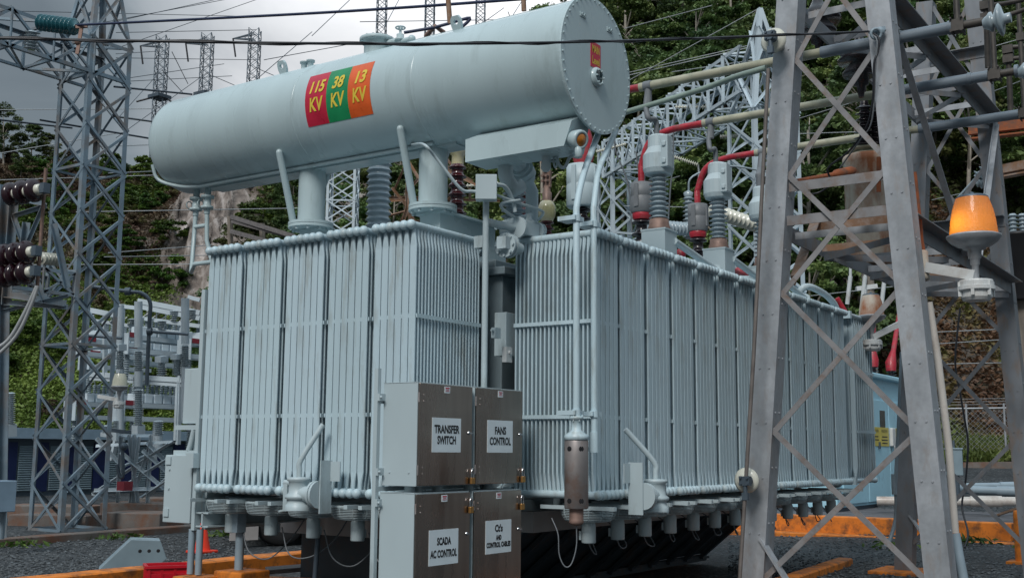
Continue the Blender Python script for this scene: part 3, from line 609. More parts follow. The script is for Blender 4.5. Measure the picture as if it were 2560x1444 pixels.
# conduit pole with junction box at the corner
xq, yq = 9.02, 6.02
q0 = at(1213, 700, D=10.7); xq, yq = q0.x, q0.y
b = MB(); b.tube([(xq, yq, 1.0), (xq, yq, 4.10)], .03, 12); b.build('conduit_pole', P, TF)
jb = at(1216, 470, D=10.7); b = MB(); b.box(jb, (.20, .12, .24), (V(.56,-.83,0), V(.83,.56,0), V(0,0,1))); b.box(jb+V(.83,.56,0)*.10, (.13, .10, .14), (V(.56,-.83,0), V(.83,.56,0), V(0,0,1))); bevel(b.build('junction_box', P, TF))
tfw('conduit', [at(1030, 362, X=8.8), at(1060, 362, D=10.6), at(1090, 395, D=10.6), at(1150, 470, D=10.65), at(1180, 478, D=10.7), at(1200, 477, D=10.7)], .015, P, 8)
tfw('conduit', [at(1235, 462, D=10.8), at(1262, 466, D=10.9), at(1282, 500, D=11), at(1288, 530, D=11)], .02, P, 8)
tfw('conduit', [at(1235, 485, D=10.8), at(1290, 505, D=11), at(1350, 525, D=11.2), at(1357, 535, D=11.2), at(1345, 550, D=11.3)], .014, P, 8)
tfw('conduit', [at(1300, 500, D=11), at(1258, 507, D=10.9), at(1255, 520, D=10.9), at(1290, 545, D=11.1), at(1330, 562, D=11.3)], .014, P, 8)
# Buchholz piping under the relay box
y0 = 6.3
e = at(1265, 400, X=CX-.05); b = MB()
b.lathe([(.06, .0), (.06, .10), (.115, .10), (.115, .13)], e + V(0,0,-.06), (0,0,1), 18); b.lathe([(.115, 0), (.115, .025)], e+V(0,0,-.01), n=18)
b.tube(bez([e + V(0,0,.0), e + V(0,.0,-.16), e + V(.10,-.02,-.27), e + V(.22,-.02,-.22)], 5), .075, 14)
f1 = at(1300, 418, X=CX+.35); f2 = at(1330, 480, X=CX+.7); f3 = at(1337, 600, X=CX+.75)
b.tube([f1 + V(-.15,0,.08), f1, f2, V(f2.x, f2.y, 3.55)], .068, 14); b.lathe([(.13, -.03), (.13, .03)], f1 + (f2-f1)*.15, f2-f1, 20); b.lathe([(.13, .035), (.13, .07)], f1 + (f2-f1)*.15, f2-f1, 20); b.lathe([(.10, 0), (.10, .2)], f1, (f2-f1), 18)
b.build('relay_piping', P, TF)
d0 = at(1365, 395, X=CX-.15); b = MB(); b.lathe([(.025, .15), (.025, .06), (.085, .06), (.085, .035), (.04, .03), (.045, -.03), (.05, -.10), (.03, -.13)], d0, n=16); b.ring(d0 + V(.10,-.04,-.02), .055, .01, (.3,-1,0), 14); b.tube([d0+V(0,0,-.02), d0+V(.10,-.04,-.02)], .012)
b.tube(bez([at(1388, 378, X=CX-.1), at(1398, 412, X=CX-.1), at(1412, 418, X=CX-.1), at(1426, 392, X=CX-.1), GP+V(-.02,0,-.17)], 5), .016, 8)
b.tube([d0+V(0,0,.04), d0+V(.3,-.2,.06)], .012)
b.build('drain_valve', P, TF)
# collector piping and valves between the banks, above the corner
b = MB()
for (z, R) in ((3.70, .085), (1.25, .085)):
    b.tube([(9.30, 6.66, z), (9.30, 9.4, z)], R, 14); b.tube([(9.3, 6.34, z), (16.3, 6.34, z)], R, 14)
fl = at(1262, 612, D=10.9)
for k in (0, .05): b.lathe([(.12, 0), (.12, .03)], fl + V(k,0,0), (1,0,0), 20)
b.tube([fl + V(-.06,0,0), fl + V(.25,0,0)], .06, 14)
c1 = at(1315, 575, D=11.2); b.box(c1, (.28, .14, .13)); b.lathe([(.11, 0), (.11, .03)], c1 + V(-.17,0,0), (1,0,0), 18); b.lathe([(.11, 0), (.11, .03)], c1 + V(.15,0,0), (1,0,0), 18); b.tube([c1 + V(-.55,.1,0), c1 + V(.1,0,0)], .04); b.tube([at(1238, 566, D=11.3), at(1330, 540, D=11.5)], .036); b.lathe([(.06,0),(.07,.03),(.03,.06),(.02,.11)], c1+V(.05,0,.06), n=12); b.ring(c1 + V(.22,-.05,.02), .06, .012, (1,-.4,0), 14)
b.box(at(1203, 606, D=10.85), (.10, .10, .115)); b.box(at(1259, 607, D=10.6), (.08, .10, .115))
for k in range(8): b.lathe([(.013, 0), (.013, .05)], fl + V(.03, math.cos(k*.785)*.10, math.sin(k*.785)*.10), (-1,0,0), 6, smooth=False)
b.build('collector_piping', P, TF)
# small boxes on the tank corner
b = MB(); o = at(1255, 838, Y=6.40); b.box(o + V(.05,-.06,0), (.34, .14, .43)); bevel(b.build('wall_cabinet', P, TF)); b = MB(); o = at(1268, 886, Y=6.24); b.box(o, (.10, .05, .15)); b.lathe([(.02,0),(.02,.02)], o+V(0,-.025,.02), (0,-1,0), 10); b.build('switch_box', M['lampwhite'], TF)
b = MB(); o = at(1240, 832, Y=6.24); b.box(o, (.09, .05, .10)); b.tube([o+V(-.08,0,.02), o+V(.06,0,.02)], .012); b.build('outlet_box', P, TF)

# left-end equipment boxes and frame
def lbox(name, px0, py0, px1, py1, X, dX, m=P, extra=None):
    a = at(px0, py0, X=X); c = at(px1, py1, X=X); b = MB(); b.b2((X, a.y, c.z), (X+dX, c.y, a.z)); o = bevel(b.build(name, m, TF), .008); return a, c, o
xe = 8.0
a, c, o = lbox('marshalling_box', 414, 1136, 473, 1308, 8.0, .55)
for z in (a.z-.15, (a.z+c.z)/2, c.z+.12): h = MB(); h.lathe([(.012,0),(.012,.012)], (7.999, a.y-.08, z), (-1,0,0), 8); h.build('door_bolt', P, o)
for z in (a.z-.06, c.z+.10): h = MB(); h.b2((7.985, a.y-.10, z-.04), (7.998, a.y-.02, z+.04)); h.build('hinge', P, o)
lbox('marshalling_box', 462, 921, 500, 1058, 8.15, .5); lbox('side_cover', 503, 735, 523, 848, 8.4, .8)
b = MB(); u0 = at(437, 1062, X=8.1); u1 = at(487, 1125, X=8.1); b.b2((8.1, u0.y, u0.z-.05), (8.5, u1.y, u0.z)); b.b2((8.1, u0.y, u1.z-.05), (8.5, u1.y, u1.z)); b.b2((8.35, u0.y-.02, u1.z), (8.5, u1.y, u0.z-.05))
b.tube(bez([(8.12, u1.y+.05, u0.z-.05), (8.12, u1.y+.09, u0.z-.2), (8.12, u1.y+.12, u1.z)], 4), .03)
b.build('shelf_bracket', P, TF)
b = MB(); f0 = at(480, 1150, X=7.98); b.b2((7.96, 9.31, .82), (8.04, 9.36, 3.3)); b.b2((8.1, 9.30, .82), (9.0, 9.36, 3.3)); b.b2((7.97, 9.20, .86), (9.4, 9.22, 1.00)); b.b2((7.97, 9.12, .855), (9.4, 9.30, .87)); b.b2((7.97, 9.12, .99), (9.4, 9.30, 1.005)); b.b2((7.9, 9.30, 1.45), (8.3, 9.42, 1.6)); b.build('end_frame', P, TF)
b = MB()
for px in (477, 497):
    p = at(px, 1400, X=8.0); b.tube([(8.0, p.y, .38), (8.0, p.y, .83)], .035, 12)
p = at(598, 1390, X=8.3); b.tube([(8.3, p.y, .38), (8.3, p.y, .9)], .045, 12); b.b2((8.2, p.y-.06, .80), (8.32, p.y+.08, 1.15)); b.tube([(8.22, 9.15, 1.12), (8.8, 8.7, 1.12)], .045)
b.build('support_posts', M['conduit'], TF)
b = MB(); b.tube([(8.35, 8.0, .05), (8.33, 7.93, .9)], .025); b.build('earth_rod', M['galvdark'], TF)

# bushings -------------------------------------------------------------------
def bush(name, base, h, n, rc, rs, m, taper=1.0, alt=1.0):
    base = Vector(base); b = MB(); b.lathe([(rs*1.1, -.10), (rs*1.1, 0), (rc*1.25, .02), (rc*1.25, .05)], base, n=20)
    o = b.build(name, P, TF); q = MB(); q.sheds(base + V(0,0,.05), base + V(0,0,.05+h), n, rc, rs, 28, taper, alt); q.build('porcelain_sheds', m, o)
    return o, base + V(0,0,.05+h)
# tall grey high-voltage bushing behind the tank
g = at(945, 560, Y=8.9); o, t = bush('high_voltage_bushing', (g.x, g.y, 3.55), at(945, 404, Y=8.9).z-3.6, 20, .125, .155, M['porcl']); q = MB(); q.lathe([(.14, 0), (.15, .10), (.05, .14), (.03, .5)], t, n=18); q.build('terminal', P, o)
g = at(1142, 540, Y=8.0); o, t = bush('high_voltage_bushing', (g.x, g.y, 3.55), at(1143, 408, Y=8.0).z-3.6, 13, .088, .138, M['brown'], .80); q = MB(); q.lathe([(.075, -.02), (.072, .09), (.092, .11), (.105, .16), (.098, .28), (.07, .33), (.03, .34), (.02, .5)], t, n=18); q.build('oil_glass', M['glassbulb'], o)
g = at(1318, 550, Y=9.3); o, t = bush('high_voltage_bushing', (g.x, g.y, 3.55), at(1318, 480, Y=9.3).z-3.6, 16, .10, .145, M['brown'], .80); q = MB(); q.lathe([(.075, -.02), (.072, .09), (.092, .11), (.105, .16), (.098, .28), (.07, .33), (.03, .34), (.02, .5)], t, n=18); q.build('oil_glass', M['glassbulb'], o)
g = at(1367, 590, Y=6.9); zz = at(1367, 560, Y=6.9).z; o, t = bush('neutral_bushing', (g.x, g.y, zz-.42), .42, 6, .06, .10, M['brown'], .85); q = MB(); q.lathe([(.07, -.02), (.10, .05), (.105, .14), (.08, .20), (.06, .22)], t, n=20); q.build('oil_glass', M['glassbulb'], o)
q = MB(); q.lathe([(.055, .2), (.055, .32), (.04, .33), (.04, .40)], t, n=14); q.box(t + V(0,0,.48), (.035, .10, .20)); 
for k in range(4): q.lathe([(.018, 0), (.018, .05)], t + V(-.02, -.025+.05*(k%2), .45+.06*(k//2)), (-1,0,0), 8)
q.build('terminal_clamp', M['copper'], o)
q = MB(); q.bar(t + V(0,0,.56), t + V(-.05,.12,1.0), .02, .12, (1,0,0)); q.bar(t + V(-.05,.12,1.0), t + V(-.15,.3,1.3), .02, .07, (1,0,0)); q.build('copper_bar', M['rusty'], o)
g = at(1285, 560, D=12.2); o, t = bush('low_voltage_bushing', g, .5, 8, .09, .145, M['porc'], .8); q = MB(); q.lathe([(.08,0),(.11,.05),(.11,.14),(.05,.17)], t, n=16); q.build('terminal', P, o)
# bushing boots with red rubber: near one under the breather pipes, two more along the bank
def guard(t, r, h, m, o, cap=True):
    q = MB(); q.lathe([(r*.9, -.02), (r, 0), (r, h*.5), (r*.97, h*.52), (r, h*.54), (r, h), (r*.5, h+.015)], t, n=24)
    q.b2(t + V(-r-.015, -.03, .05), t + V(-r+.01, .03, h-.03)); q.b2(t + V(-.03, -r-.015, .05), t + V(.03, -r+.01, h-.03)); q.build('perforated_guard', m, o)
g = at(1455, 590, Y=6.9); zt = at(1455, 515, Y=6.9).z
o, t = bush('low_voltage_bushing', (g.x, g.y, 3.55), zt-3.6, 9, .07, .13, M['dkbrown'], .9); guard(t, .19, .50, P, o); q = MB(); r_ = t + V(.02,0,.5)
q.tube([r_, r_+V(.01,0,.1), r_+V(.03,-.02,.28), r_+V(.02,0,.5), r_+V(.05,0,.62), r_+V(.05,-.1,.8)], [.10, .13, .11, .075, .05, .045], 10); q.tube(bez([r_+V(.05,-.1,.8), V(11.54, 6.75, 5.8), V(11.54, 6.4, 5.9), V(11.54, 6.03, 5.905)], 5), .045, 10); q.build('red_boot', M['redtape'], o)
BUSZ, BUSY = 5.905, 6.0
BX = (11.54, 13.30, 15.07)
for i, (px, pt, pb) in enumerate(((1612, 462, 545), (1752, 515, 590))):
    zt = at(px, pb, Y=6.95).z; zg = at(px, pt, Y=6.95).z; x = BX[i+1]
    o, t = bush('low_voltage_bushing', (x, 6.95, 3.75), zt-3.8, 6, .08, .15, M['dkbrown'], .9)
    q = MB(); q.lathe([(.11, -.04), (.125, 0), (.125, .07), (.10, .09)], t, n=20)
    q2 = t + V(0,0,.07); guard(q2, .145, zg-q2.z, M['perf'], o); top = V(x, 6.95, zg)
    zb = BUSZ - .0
    q.tube([top+V(0,0,-.05), top] + bez([top + V(0,0,.2), V(x, 6.94, zb-.42), V(x, 6.82, zb-.14), V(x, 6.55, zb-.02), V(x, BUSY+.03, zb)], 6), .045, 12)
    q.build('red_sleeved_lead', M['redtape'], o)
# apparatus on arms over the long bank (grey sheds, hooded heads)
for i, (px, py) in enumerate(((1648, 570), (1797, 618), (1908, 662))):
    p = at(px, py, Y=5.85); b = MB()
    b.b2((p.x-.16, p.y-.16, p.z-.05), (p.x+.16, p.y+.16, p.z-.03)); b.b2((p.x-.155, p.y-.15, p.z-.36), (p.x-.14, p.y+.15, p.z-.051)); b.b2((p.x-.139, p.y-.15, p.z-.345), (p.x+.15, p.y-.135, p.z-.051)); b.b2((p.x-.139, p.y+.08, p.z-.345), (p.x+.15, p.y+.095, p.z-.051))
    b.tube([(p.x-.05, p.y, p.z-.2), (p.x-.05, 6.7, p.z-.16)], .05, 12); b.tube([(p.x+.1, p.y-.14, p.z-.15), (p.x+1.25, p.y-.14, p.z-.33)], .042, 12); b.lathe([(.07, 0), (.07, .02)], (p.x+1.25, p.y-.14, p.z-.33), (1,0,-.15), 14)
    o = b.build('surge_arrester', P, TF)
    hh = .57; q = MB(); q.sheds(p + V(0,0,.09), p + V(0,0,.09+hh), 10, .078, .118, 24); q.build('porcelain_sheds', M['porc'], o)
    q = MB(); q.lathe([(.13, -.03), (.13, .0), (.115, .04), (.11, .10), (.08, .11)], p, n=20); q.build('taped_collar', M['copper'], o)
    q = MB(); t = p + V(0,0,.09+hh); q.lathe([(.10, -.04), (.16, -.03), (.182, .03), (.182, .20), (.15, .25), (.125, .29), (.12, .42), (.10, .44), (.03, .45)], t, n=20, smooth=False); q.b2(t+V(-.15,-.19,.02), t+V(-.02,-.10,.40)); q.b2(t+V(-.17,-.17,.06), t+V(-.1,-.12,.12)); q.b2(t+V(-.17,-.17,.26), t+V(-.1,-.12,.32)); bevel(q.build('hood', P, o), .012)
    bt = V(BX[i], 5.93, BUSZ); q = MB(); q.tube(bez([t + V(0,.02,.42), t + V(-.02,.02,.62), t*.5+bt*.5+V(-.12,0,.1), bt + V(-.03,.02,-.25)], 6) + [bt+V(0,0,-.0)], .032 if i < 2 else .05, 10); q.lathe([(.06,-.05),(.06,.05)], bt, (0,1,0), 12); q.tube([bt, bt+V(0,0,-.22)], .045); q.build('riser_cable', M['greycable'] if i else M['greycable'], o)
for (px, py, X2) in ((1660, 830, 0),): pass
q = MB(); p = at(1670, 570, Y=7.6); q.sheds(p + V(-.45,.2,-.02), p + V(.45,-.2,.03), 14, .075, .11, 16); q.build('horizontal_insulator', M['porc'], TF)
q = MB(); p = at(1850, 555, Y=7.6); q.sheds(p + V(-.75,.2,.1), p + V(.75,-.2,-.02), 13, .06, .13, 16); q.build('horizontal_insulator', M['cream'], TF)
q = MB(); p = at(1722, 560, Y=9.5); q.sheds(p + V(0,0,-.3), p + V(0,0,.55), 10, .07, .12, 16); q.lathe([(.08,0),(.10,.08),(.03,.12)], p+V(0,0,.55), n=12); q.tube(bez([p+V(0,0,.65), p+V(0,-.1,.95), p+V(.5,-.6,1.2), p+V(1.2,-1.2,1.15)],5), .02); q.build('post_bushing', M['porc'], TF)
b = MB(); b.tube([at(1805, 668, Y=6.3), at(1935, 715, Y=6.3)], .05); b.ball(at(1850, 683, Y=6.35), .1); b.ball(at(1702, 634, Y=6.3), .07); b.build('red_pipework', M['redtape'], TF)
b = MB(); b.tube(bez([(16.2, 5.9, 3.75), (16.2, 5.85, 4.0), (16.3, 5.75, 4.1), (16.9, 5.7, 4.05), (17.4, 5.7, 3.9), (17.5, 5.7, 3.6)], 5), .05, 10); b.build('end_pipe', P, TF)
# ------------------------------------------------------------------ four steel-fronted control cabinets
def cabinet(x0, x1, z0, z1, lines, label, lockz, sign_z, bottom=False):
    yd, yb = 5.847, 6.22
    c = thing('control_cabinet', label, 'cabinet', ((x0+x1)/2, (yd+yb)/2, z0), 'control cabinets in front of the transformer')
    b = MB(); b.b2((x0, yd+.012, z0), (x1, yb, z1)); b.b2((x0-.004, yd+.012, z1), (x1+.004, yb+.003, z1+.006))
    for x in (x0+.12, x0+.3): b.lathe([(.008,0),(.008,.006)], (x0, yb-.08 if x > x0+.2 else yd+.09, z0+.11), (-1,0,0), 8)
    bevel(b.build('cabinet_body', P, c), .004)
    d = MB(); d.b2((x0+.006, yd-.008, z0+.004), (x1-.004, yd+.010, z1-.004)); do = bevel(d.build('door', M['steel'], c), .004)
    for z in (z0+.10, z0+.15, z1-.10, z1-.15): h = MB(); h.lathe([(.007,0),(.006,.006)], (x0+.055, yd-.008, z), (0,-1,0), 8); h.build('door_rivet', M['can'], do)
    for z in (z0+.13, z1-.12): h = MB(); h.tube([(x0+.002, yd-.002, z-.04), (x0+.002, yd-.002, z+.04)], .007, 8); h.build('hinge', M['can'], do)
    h = MB(); h.b2((x1-.02, yd-.022, lockz+.045), (x1-.002, yd-.008, lockz+.085)); h.build('hasp', M['can'], do)
    k = MB(); zk = (z0+z1)/2+.02 if not bottom else z1-.35; k.lathe([(.016,0),(.014,.012),(.006,.014)], (x1-.055, yd-.008, zk), (0,-1,0), 10); k.bar((x1-.055, yd-.024, zk), (x1-.02, yd-.024, zk-.003), .01, .012); k.build('handle', M['chrome'], do)
    s = MB(); sx = (x0+x1)/2 + .0; w, hh = .395, .285; s.box((sx, yd-.0105, sign_z), (w, .003, hh)); s.m = 1
    for txt, dz, size, wd in lines:
        vs, fs = text_mesh(txt, size, fit=wd, bold=.0034); s.add([(sx+x, yd-.0135, sign_z+dz+y) for x, y in vs], fs)
    s.build('sign', [M['white'], M['black']], do)
    t = MB(); t.box((sx+.0, yd-.0105, z1-.045), (.075, .003, .055)); t.m = 1
    for q in range(3): t.box((sx, yd-.013, z1-.03-.013*q), (.055-.012*(q==1), .001, .005 if q else .009))
    t.build('maker_label', [M['white'], M['red']], do)
    pl = thing('padlock', 'brass padlock ' + {'TR': 'on the TRANSFER SWITCH cabinet door', 'FA': 'on the FANS CONTROL cabinet door', 'SC': 'on the SCADA AC CONTROL cabinet door', "Ct": "on the Ct's AND CONTROL CABLES cabinet door"}[lines[0][0][:2]], 'padlock', (x1-.02, yd-.03, lockz-.05), 'brass padlocks on the cabinet doors')
    b = MB(); b.b2((x1-.045, yd-.042, lockz-.045), (x1+.005, yd-.018, lockz+.01)); bevel(b.build('lock_body', M['brass'], pl), .004)
    b = MB(); b.tube(bez([(x1-.038, yd-.03, lockz+.005), (x1-.038, yd-.03, lockz+.055), (x1-.02, yd-.03, lockz+.085), (x1-.002, yd-.03, lockz+.055), (x1-.002, yd-.03, lockz+.005)], 4), .0055, 8); b.build('shackle', M['chrome'], pl)
cabinet(7.262, 8.000, 1.358, 2.197, [('TRANSFER', .045, .092, .345), ('SWITCH', -.045, .092, .255)], 'upper left steel-fronted grey cabinet with a TRANSFER SWITCH sign', 1.41, 1.775)
cabinet(8.052, 8.785, 1.358, 2.197, [('FANS', .048, .092, .175), ('CONTROL', -.045, .092, .33)], 'upper right steel-fronted cabinet with a FANS CONTROL sign', 1.41, 1.775)
cabinet(7.245, 7.985, .34, 1.300, [('SCADA', .045, .082, .19), ('AC CONTROL', -.055, .082, .36)], 'lower left steel-fronted grey cabinet with a SCADA AC CONTROL sign', 1.165, .86, True)
cabinet(8.040, 8.775, .34, 1.300, [("Ct's", .07, .082, .12), ('AND', -.01, .056, .085), ('CONTROL CABLES', -.07, .058, .37)], "lower right brown-reflecting steel-fronted cabinet with a Ct's AND CONTROL CABLES sign", 1.165, .90, True)
fr = thing('cabinet_frame', 'grey strut frame carrying the four control cabinets', 'frame', (8.0, 6.25, 0))
b = MB()
for x in (7.21, 8.80): b = MB(); b.b2((x-.02, 6.225, 0.0), (x+.02, 6.265, 2.32 if x < 8 else 2.1)); b.build('strut_post', P, fr)
for z in (2.05, 1.33, .45): b = MB(); b.b2((7.23, 6.225, z-.02), (8.78, 6.265, z+.02)); b.build('strut_rail', P, fr)
for z in (2.08, 1.47, 1.22): b = MB(); b.b2((7.185, 6.20, z-.03), (7.262, 6.222, z+.03)); b.lathe([(.012,0),(.012,.02)], (7.2, 6.2, z), (0,-1,0), 8); b.build('strut_bracket', P, fr)
for x in (7.38, 7.50, 7.75, 8.2, 8.5): b = MB(); b.tube([(x, 6.02, 1.298), (x, 6.02, 1.36)], .045 if x != 7.50 else .028, 12); b.build('cable_gland', P, fr)

# ------------------------------------------------------------------ lattice structures
def lattice(name, label, cat, c, s0, s1, z0, z1, n, w, m, rz=0.0, group=None, peak=None, arms=(), wb=None):
    o = thing(name, label, cat, (c[0], c[1], z0), group); wb = wb or w*.6
    cs, sn = math.cos(rz), math.sin(rz); R = lambda x, y: (c[0] + x*cs - y*sn, c[1] + x*sn + y*cs)
    def P4(s, z): return [V(*R(s/2*i, s/2*j), z) for i, j in ((-1,-1), (1,-1), (1,1), (-1,1))]
    A, B = P4(s0, z0), P4(s1, z1)
    for k in range(4):
        d1 = (A[(k+1)%4]-A[k]); d2 = (A[(k-1)%4]-A[k]); b = MB(); b.ang(A[k], B[k], w, d1, d2)
        if peak: b.ang(B[k], V(c[0], c[1], peak) + (B[k]-V(c[0], c[1], z1))*.08, w, d1, d2)
        b.build('leg', m, o)
    for f in range(4):
        b = MB(); nrm = (A[f]+A[(f+1)%4])/2 - V(c[0], c[1], z0); nrm.normalize()
        for i in range(n):
            t0, t1 = i/n, (i+1)/n
            p0, p1 = A[f].lerp(B[f], t0), A[(f+1)%4].lerp(B[(f+1)%4], t0); q0, q1 = A[f].lerp(B[f], t1), A[(f+1)%4].lerp(B[(f+1)%4], t1)
            b.ang(p0 + nrm*w*.05, q1 + nrm*w*.05, wb, (q1-p0).cross(nrm), -nrm); b.ang(p1 + nrm*w*.16, q0 + nrm*w*.16, wb, (q0-p1).cross(nrm), -nrm)
            if i % 4 == 0: b.ang(p0, p1, wb, V(0,0,1), -nrm)
        if peak:
            for i in range(2):
                t0, t1 = i*.4, (i+1)*.4; T = [V(c[0], c[1], peak) + (B[k]-V(c[0], c[1], z1))*.08 for k in range(4)]
                b.ang(B[f].lerp(T[f], t0), B[(f+1)%4].lerp(T[(f+1)%4], t1), wb, nrm, V(0,0,1)); b.ang(B[(f+1)%4].lerp(T[(f+1)%4], t0), B[f].lerp(T[f], t1), wb, nrm, V(0,0,1))
        b.build('bracing', m, o)
    return o, P4
def truss(o, name, a0, a1, wid, hgt, n, w, m):          # box truss from a0 to a1 (centre of the bottom chords)
    a0 = Vector(a0); a1 = Vector(a1); X = (a1-a0).normalized(); Y = V(0,0,1).cross(X).normalized(); Z = X.cross(Y)
    cor = [(-1,0), (1,0), (1,1), (-1,1)]; P_ = lambda k, t: a0.lerp(a1, t) + Y*(cor[k][0]*wid/2) + Z*(cor[k][1]*hgt)
    for k in range(4):
        b = MB(); b.ang(P_(k,0), P_(k,1), w, P_((k+1)%4,0)-P_(k,0), P_((k-1)%4,0)-P_(k,0)); b.build(name+'_chord', m, o)
    for f in range(4):
        b = MB(); g = (f+1) % 4
        for i in range(n):
            t0, t1 = i/n, (i+1)/n
            b.ang(P_(f,t0), P_(g,t0), w*.7, X, Z); 
            if i % 2: b.ang(P_(f,t0), P_(g,t1), w*.7, X, Z if f % 2 == 0 else Y)
            else: b.ang(P_(g,t0), P_(f,t1), w*.7, X, Z if f % 2 == 0 else Y)
            if f in (1, 3): b.ang(P_(f,t1) if i % 2 else P_(g,t1), P_(g,t0) if i % 2 else P_(f,t0), w*.6, X, Y)
        b.build(name+'_bracing', m, o)
# big steel column on the left with its truss arm
c0 = at(150, 1330, Z=0.0); S = 1.02; cl = (c0.x + S/2, c0.y + S/2)
zt = at(290, 112, D=(V(cl[0]+S/2, cl[1]-S/2, 8)-EYE).dot(FW)).z
TL, P4 = lattice('lattice_tower', 'tall blue-grey lattice steel tower with a truss arm behind the brown insulators', 'tower', cl, S*1.04, S, 0.0, zt, 11, .105, M['galvblue'], peak=zt+3.0, wb=.055)
zc = at(200, 172, D=(V(cl[0]-S/2, cl[1]-S/2, 8)-EYE).dot(FW)).z
truss(TL, 'arm', (cl[0]-S/2-6.5, cl[1], zc), (cl[0]+S/2, cl[1], zc), S, .78, 8, .075, M['galvblue'])
zc2 = at(165, 740, D=(V(cl[0]-S/2, cl[1]-S/2, 4)-EYE).dot(FW)).z
truss(TL, 'lower_arm', (cl[0]-S/2-4.5, cl[1], zc2), (cl[0]-S/2, cl[1], zc2), S, .5, 6, .07, M['galvblue'])
# far gantry behind the long bank: two columns, one truss
dirg = math.radians(53); r1 = at(1552, 420, D=39.5); r2 = at(1905, 240, D=30.0)
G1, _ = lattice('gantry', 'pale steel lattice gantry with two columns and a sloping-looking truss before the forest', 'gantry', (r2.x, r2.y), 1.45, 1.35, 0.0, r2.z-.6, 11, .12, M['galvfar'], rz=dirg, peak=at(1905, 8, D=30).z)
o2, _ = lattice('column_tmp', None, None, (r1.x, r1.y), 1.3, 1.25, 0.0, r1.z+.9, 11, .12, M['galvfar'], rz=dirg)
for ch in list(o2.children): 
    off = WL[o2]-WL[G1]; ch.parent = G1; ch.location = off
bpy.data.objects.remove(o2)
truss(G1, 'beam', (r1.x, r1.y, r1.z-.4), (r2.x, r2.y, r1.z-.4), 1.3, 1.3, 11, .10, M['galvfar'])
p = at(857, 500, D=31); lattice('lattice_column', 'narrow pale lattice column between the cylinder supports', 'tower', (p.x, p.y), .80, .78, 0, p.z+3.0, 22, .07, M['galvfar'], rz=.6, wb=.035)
# rusty lattice tower seen below the cylinder
RT_ = thing('rusty_tower', 'rusty brown lattice tower seen below the cylinder', 'tower', tuple(at(1020, 1000, D=29).xy) + (0,))
base = at(1015, 520, D=29); 
mem = [((1016, 398), (1014, 520), 0), ((1014, 520), (978, 640), 0), ((1014, 520), (1075, 640), .3), ((1014, 520), (960, 640), 1.2), ((1014, 520), (1050, 640), 1.2), ((1016, 400), (1060, 470), 0), ((1014, 480), (1050, 440), .4), ((1014, 520), (1110, 480), .2), ((1014, 525), (940, 545), .3), ((978, 470), (1014, 515), .6), ((940, 505), (1050, 500), .9), ((1000, 560), (1055, 548), 0), ((990, 600), (1040, 556), 0), ((1016, 398), (985, 470), 1.0), ((1016, 398), (1075, 505), 1.1), ((1060, 400), (1240, 490), .5), ((1060, 385), (1180, 455), 1.0), ((930, 490), (1250, 500), 1.0), ((1116, 400), (1160, 455), .5), ((1150, 460), (1100, 520), .5), ((1172, 470), (1172, 500), .5)]
for i, (a, c, d) in enumerate(mem):
    p, q = at(*a, D=29+d), at(*c, D=29+d*1.3); b = MB(); b.ang(p, q, .085 if i < 5 else .06, V(.56,-.83,0), V(-.83,-.56,0)); b.build('lattice_member', M['rusty'], RT_)
for px, d in ((960, 30.5), (978, 29), (1050, 30.5), (1075, 29.3)):
    p = at(px, 640, D=d); b = MB(); b.ang(V(p.x + (p.x-base.x)*.5, p.y + (p.y-base.y)*.5, 0), p, .085, V(.56,-.83,0), V(-.83,-.56,0)); b.build('leg', M['rusty'], RT_)
# slim line towers on the skyline
LT = [(407, 92, 'third'), (520, 86, 'second'), (638, 74, 'first')]
skyl = {407: 'leftmost of the slim line towers above the cylinder', 520: 'second slim line tower from the left above the cylinder', 638: 'third slim line tower from the left, with the long left arm', 957: 'slim line tower above the manhole on the cylinder', 1077: 'slim line tower left of the lifting eye on the cylinder', 1203: 'rightmost slim line tower, above the lifting eye'}
for px, py in ((407, 92), (520, 86), (638, 74), (957, -70), (1077, -90), (1203, -110)):
    D = 120; t = at(px, py, D=D); s = 1.12 if px < 900 else 1.0
    o, _ = lattice('line_tower', skyl[px], 'tower', (t.x, t.y), s, s, t.z-20, t.z, 22, .085, M['galvdark'], rz=.55, group='slim line towers on the skyline', wb=.055)
    if px < 900:
        la = -RT
        a = t + V(0,0,-1.0); b = MB(); tip = a + la*2.3 + V(0,0,-.05)
        for s_ in (-.4, .4): b.ang(a + FW*s_ + V(0,0,.5), tip, .1, V(0,0,1), FW); b.ang(a + FW*s_ + V(0,0,-.15), tip, .1, V(0,0,1), FW)
        b.bar(a + la*1.0 + FW*-.25 + V(0,0,.15), a + la*1.0 + FW*.25 + V(0,0,-.1), .06, .06); b.build('cross_arm', M['galvdark'], o)
        b = MB(); b.box(t + V(0,0,-6.6), (1.7, 1.7, .35)); b.build('collar', M['galvdark'], o)
        for k, (dx, dz, r) in enumerate(((-2.3, 0, 1), (-.6, -6.6, 2), (.9, -6.8, 3))):
            s0 = t + RT*dx + V(0,0,dz-1.0 if k == 0 else dz); e1 = s0 + ((V(0,0,-2.0) + RT*.35) if k == 0 else (-RT*1.8 + V(0,0,-.5)) if k == 1 else (RT*1.6 + V(0,0,-1.5)))
            b = MB(); b.tube([s0, e1], .10, 6); b.build('insulator_string', M['cable'], o)

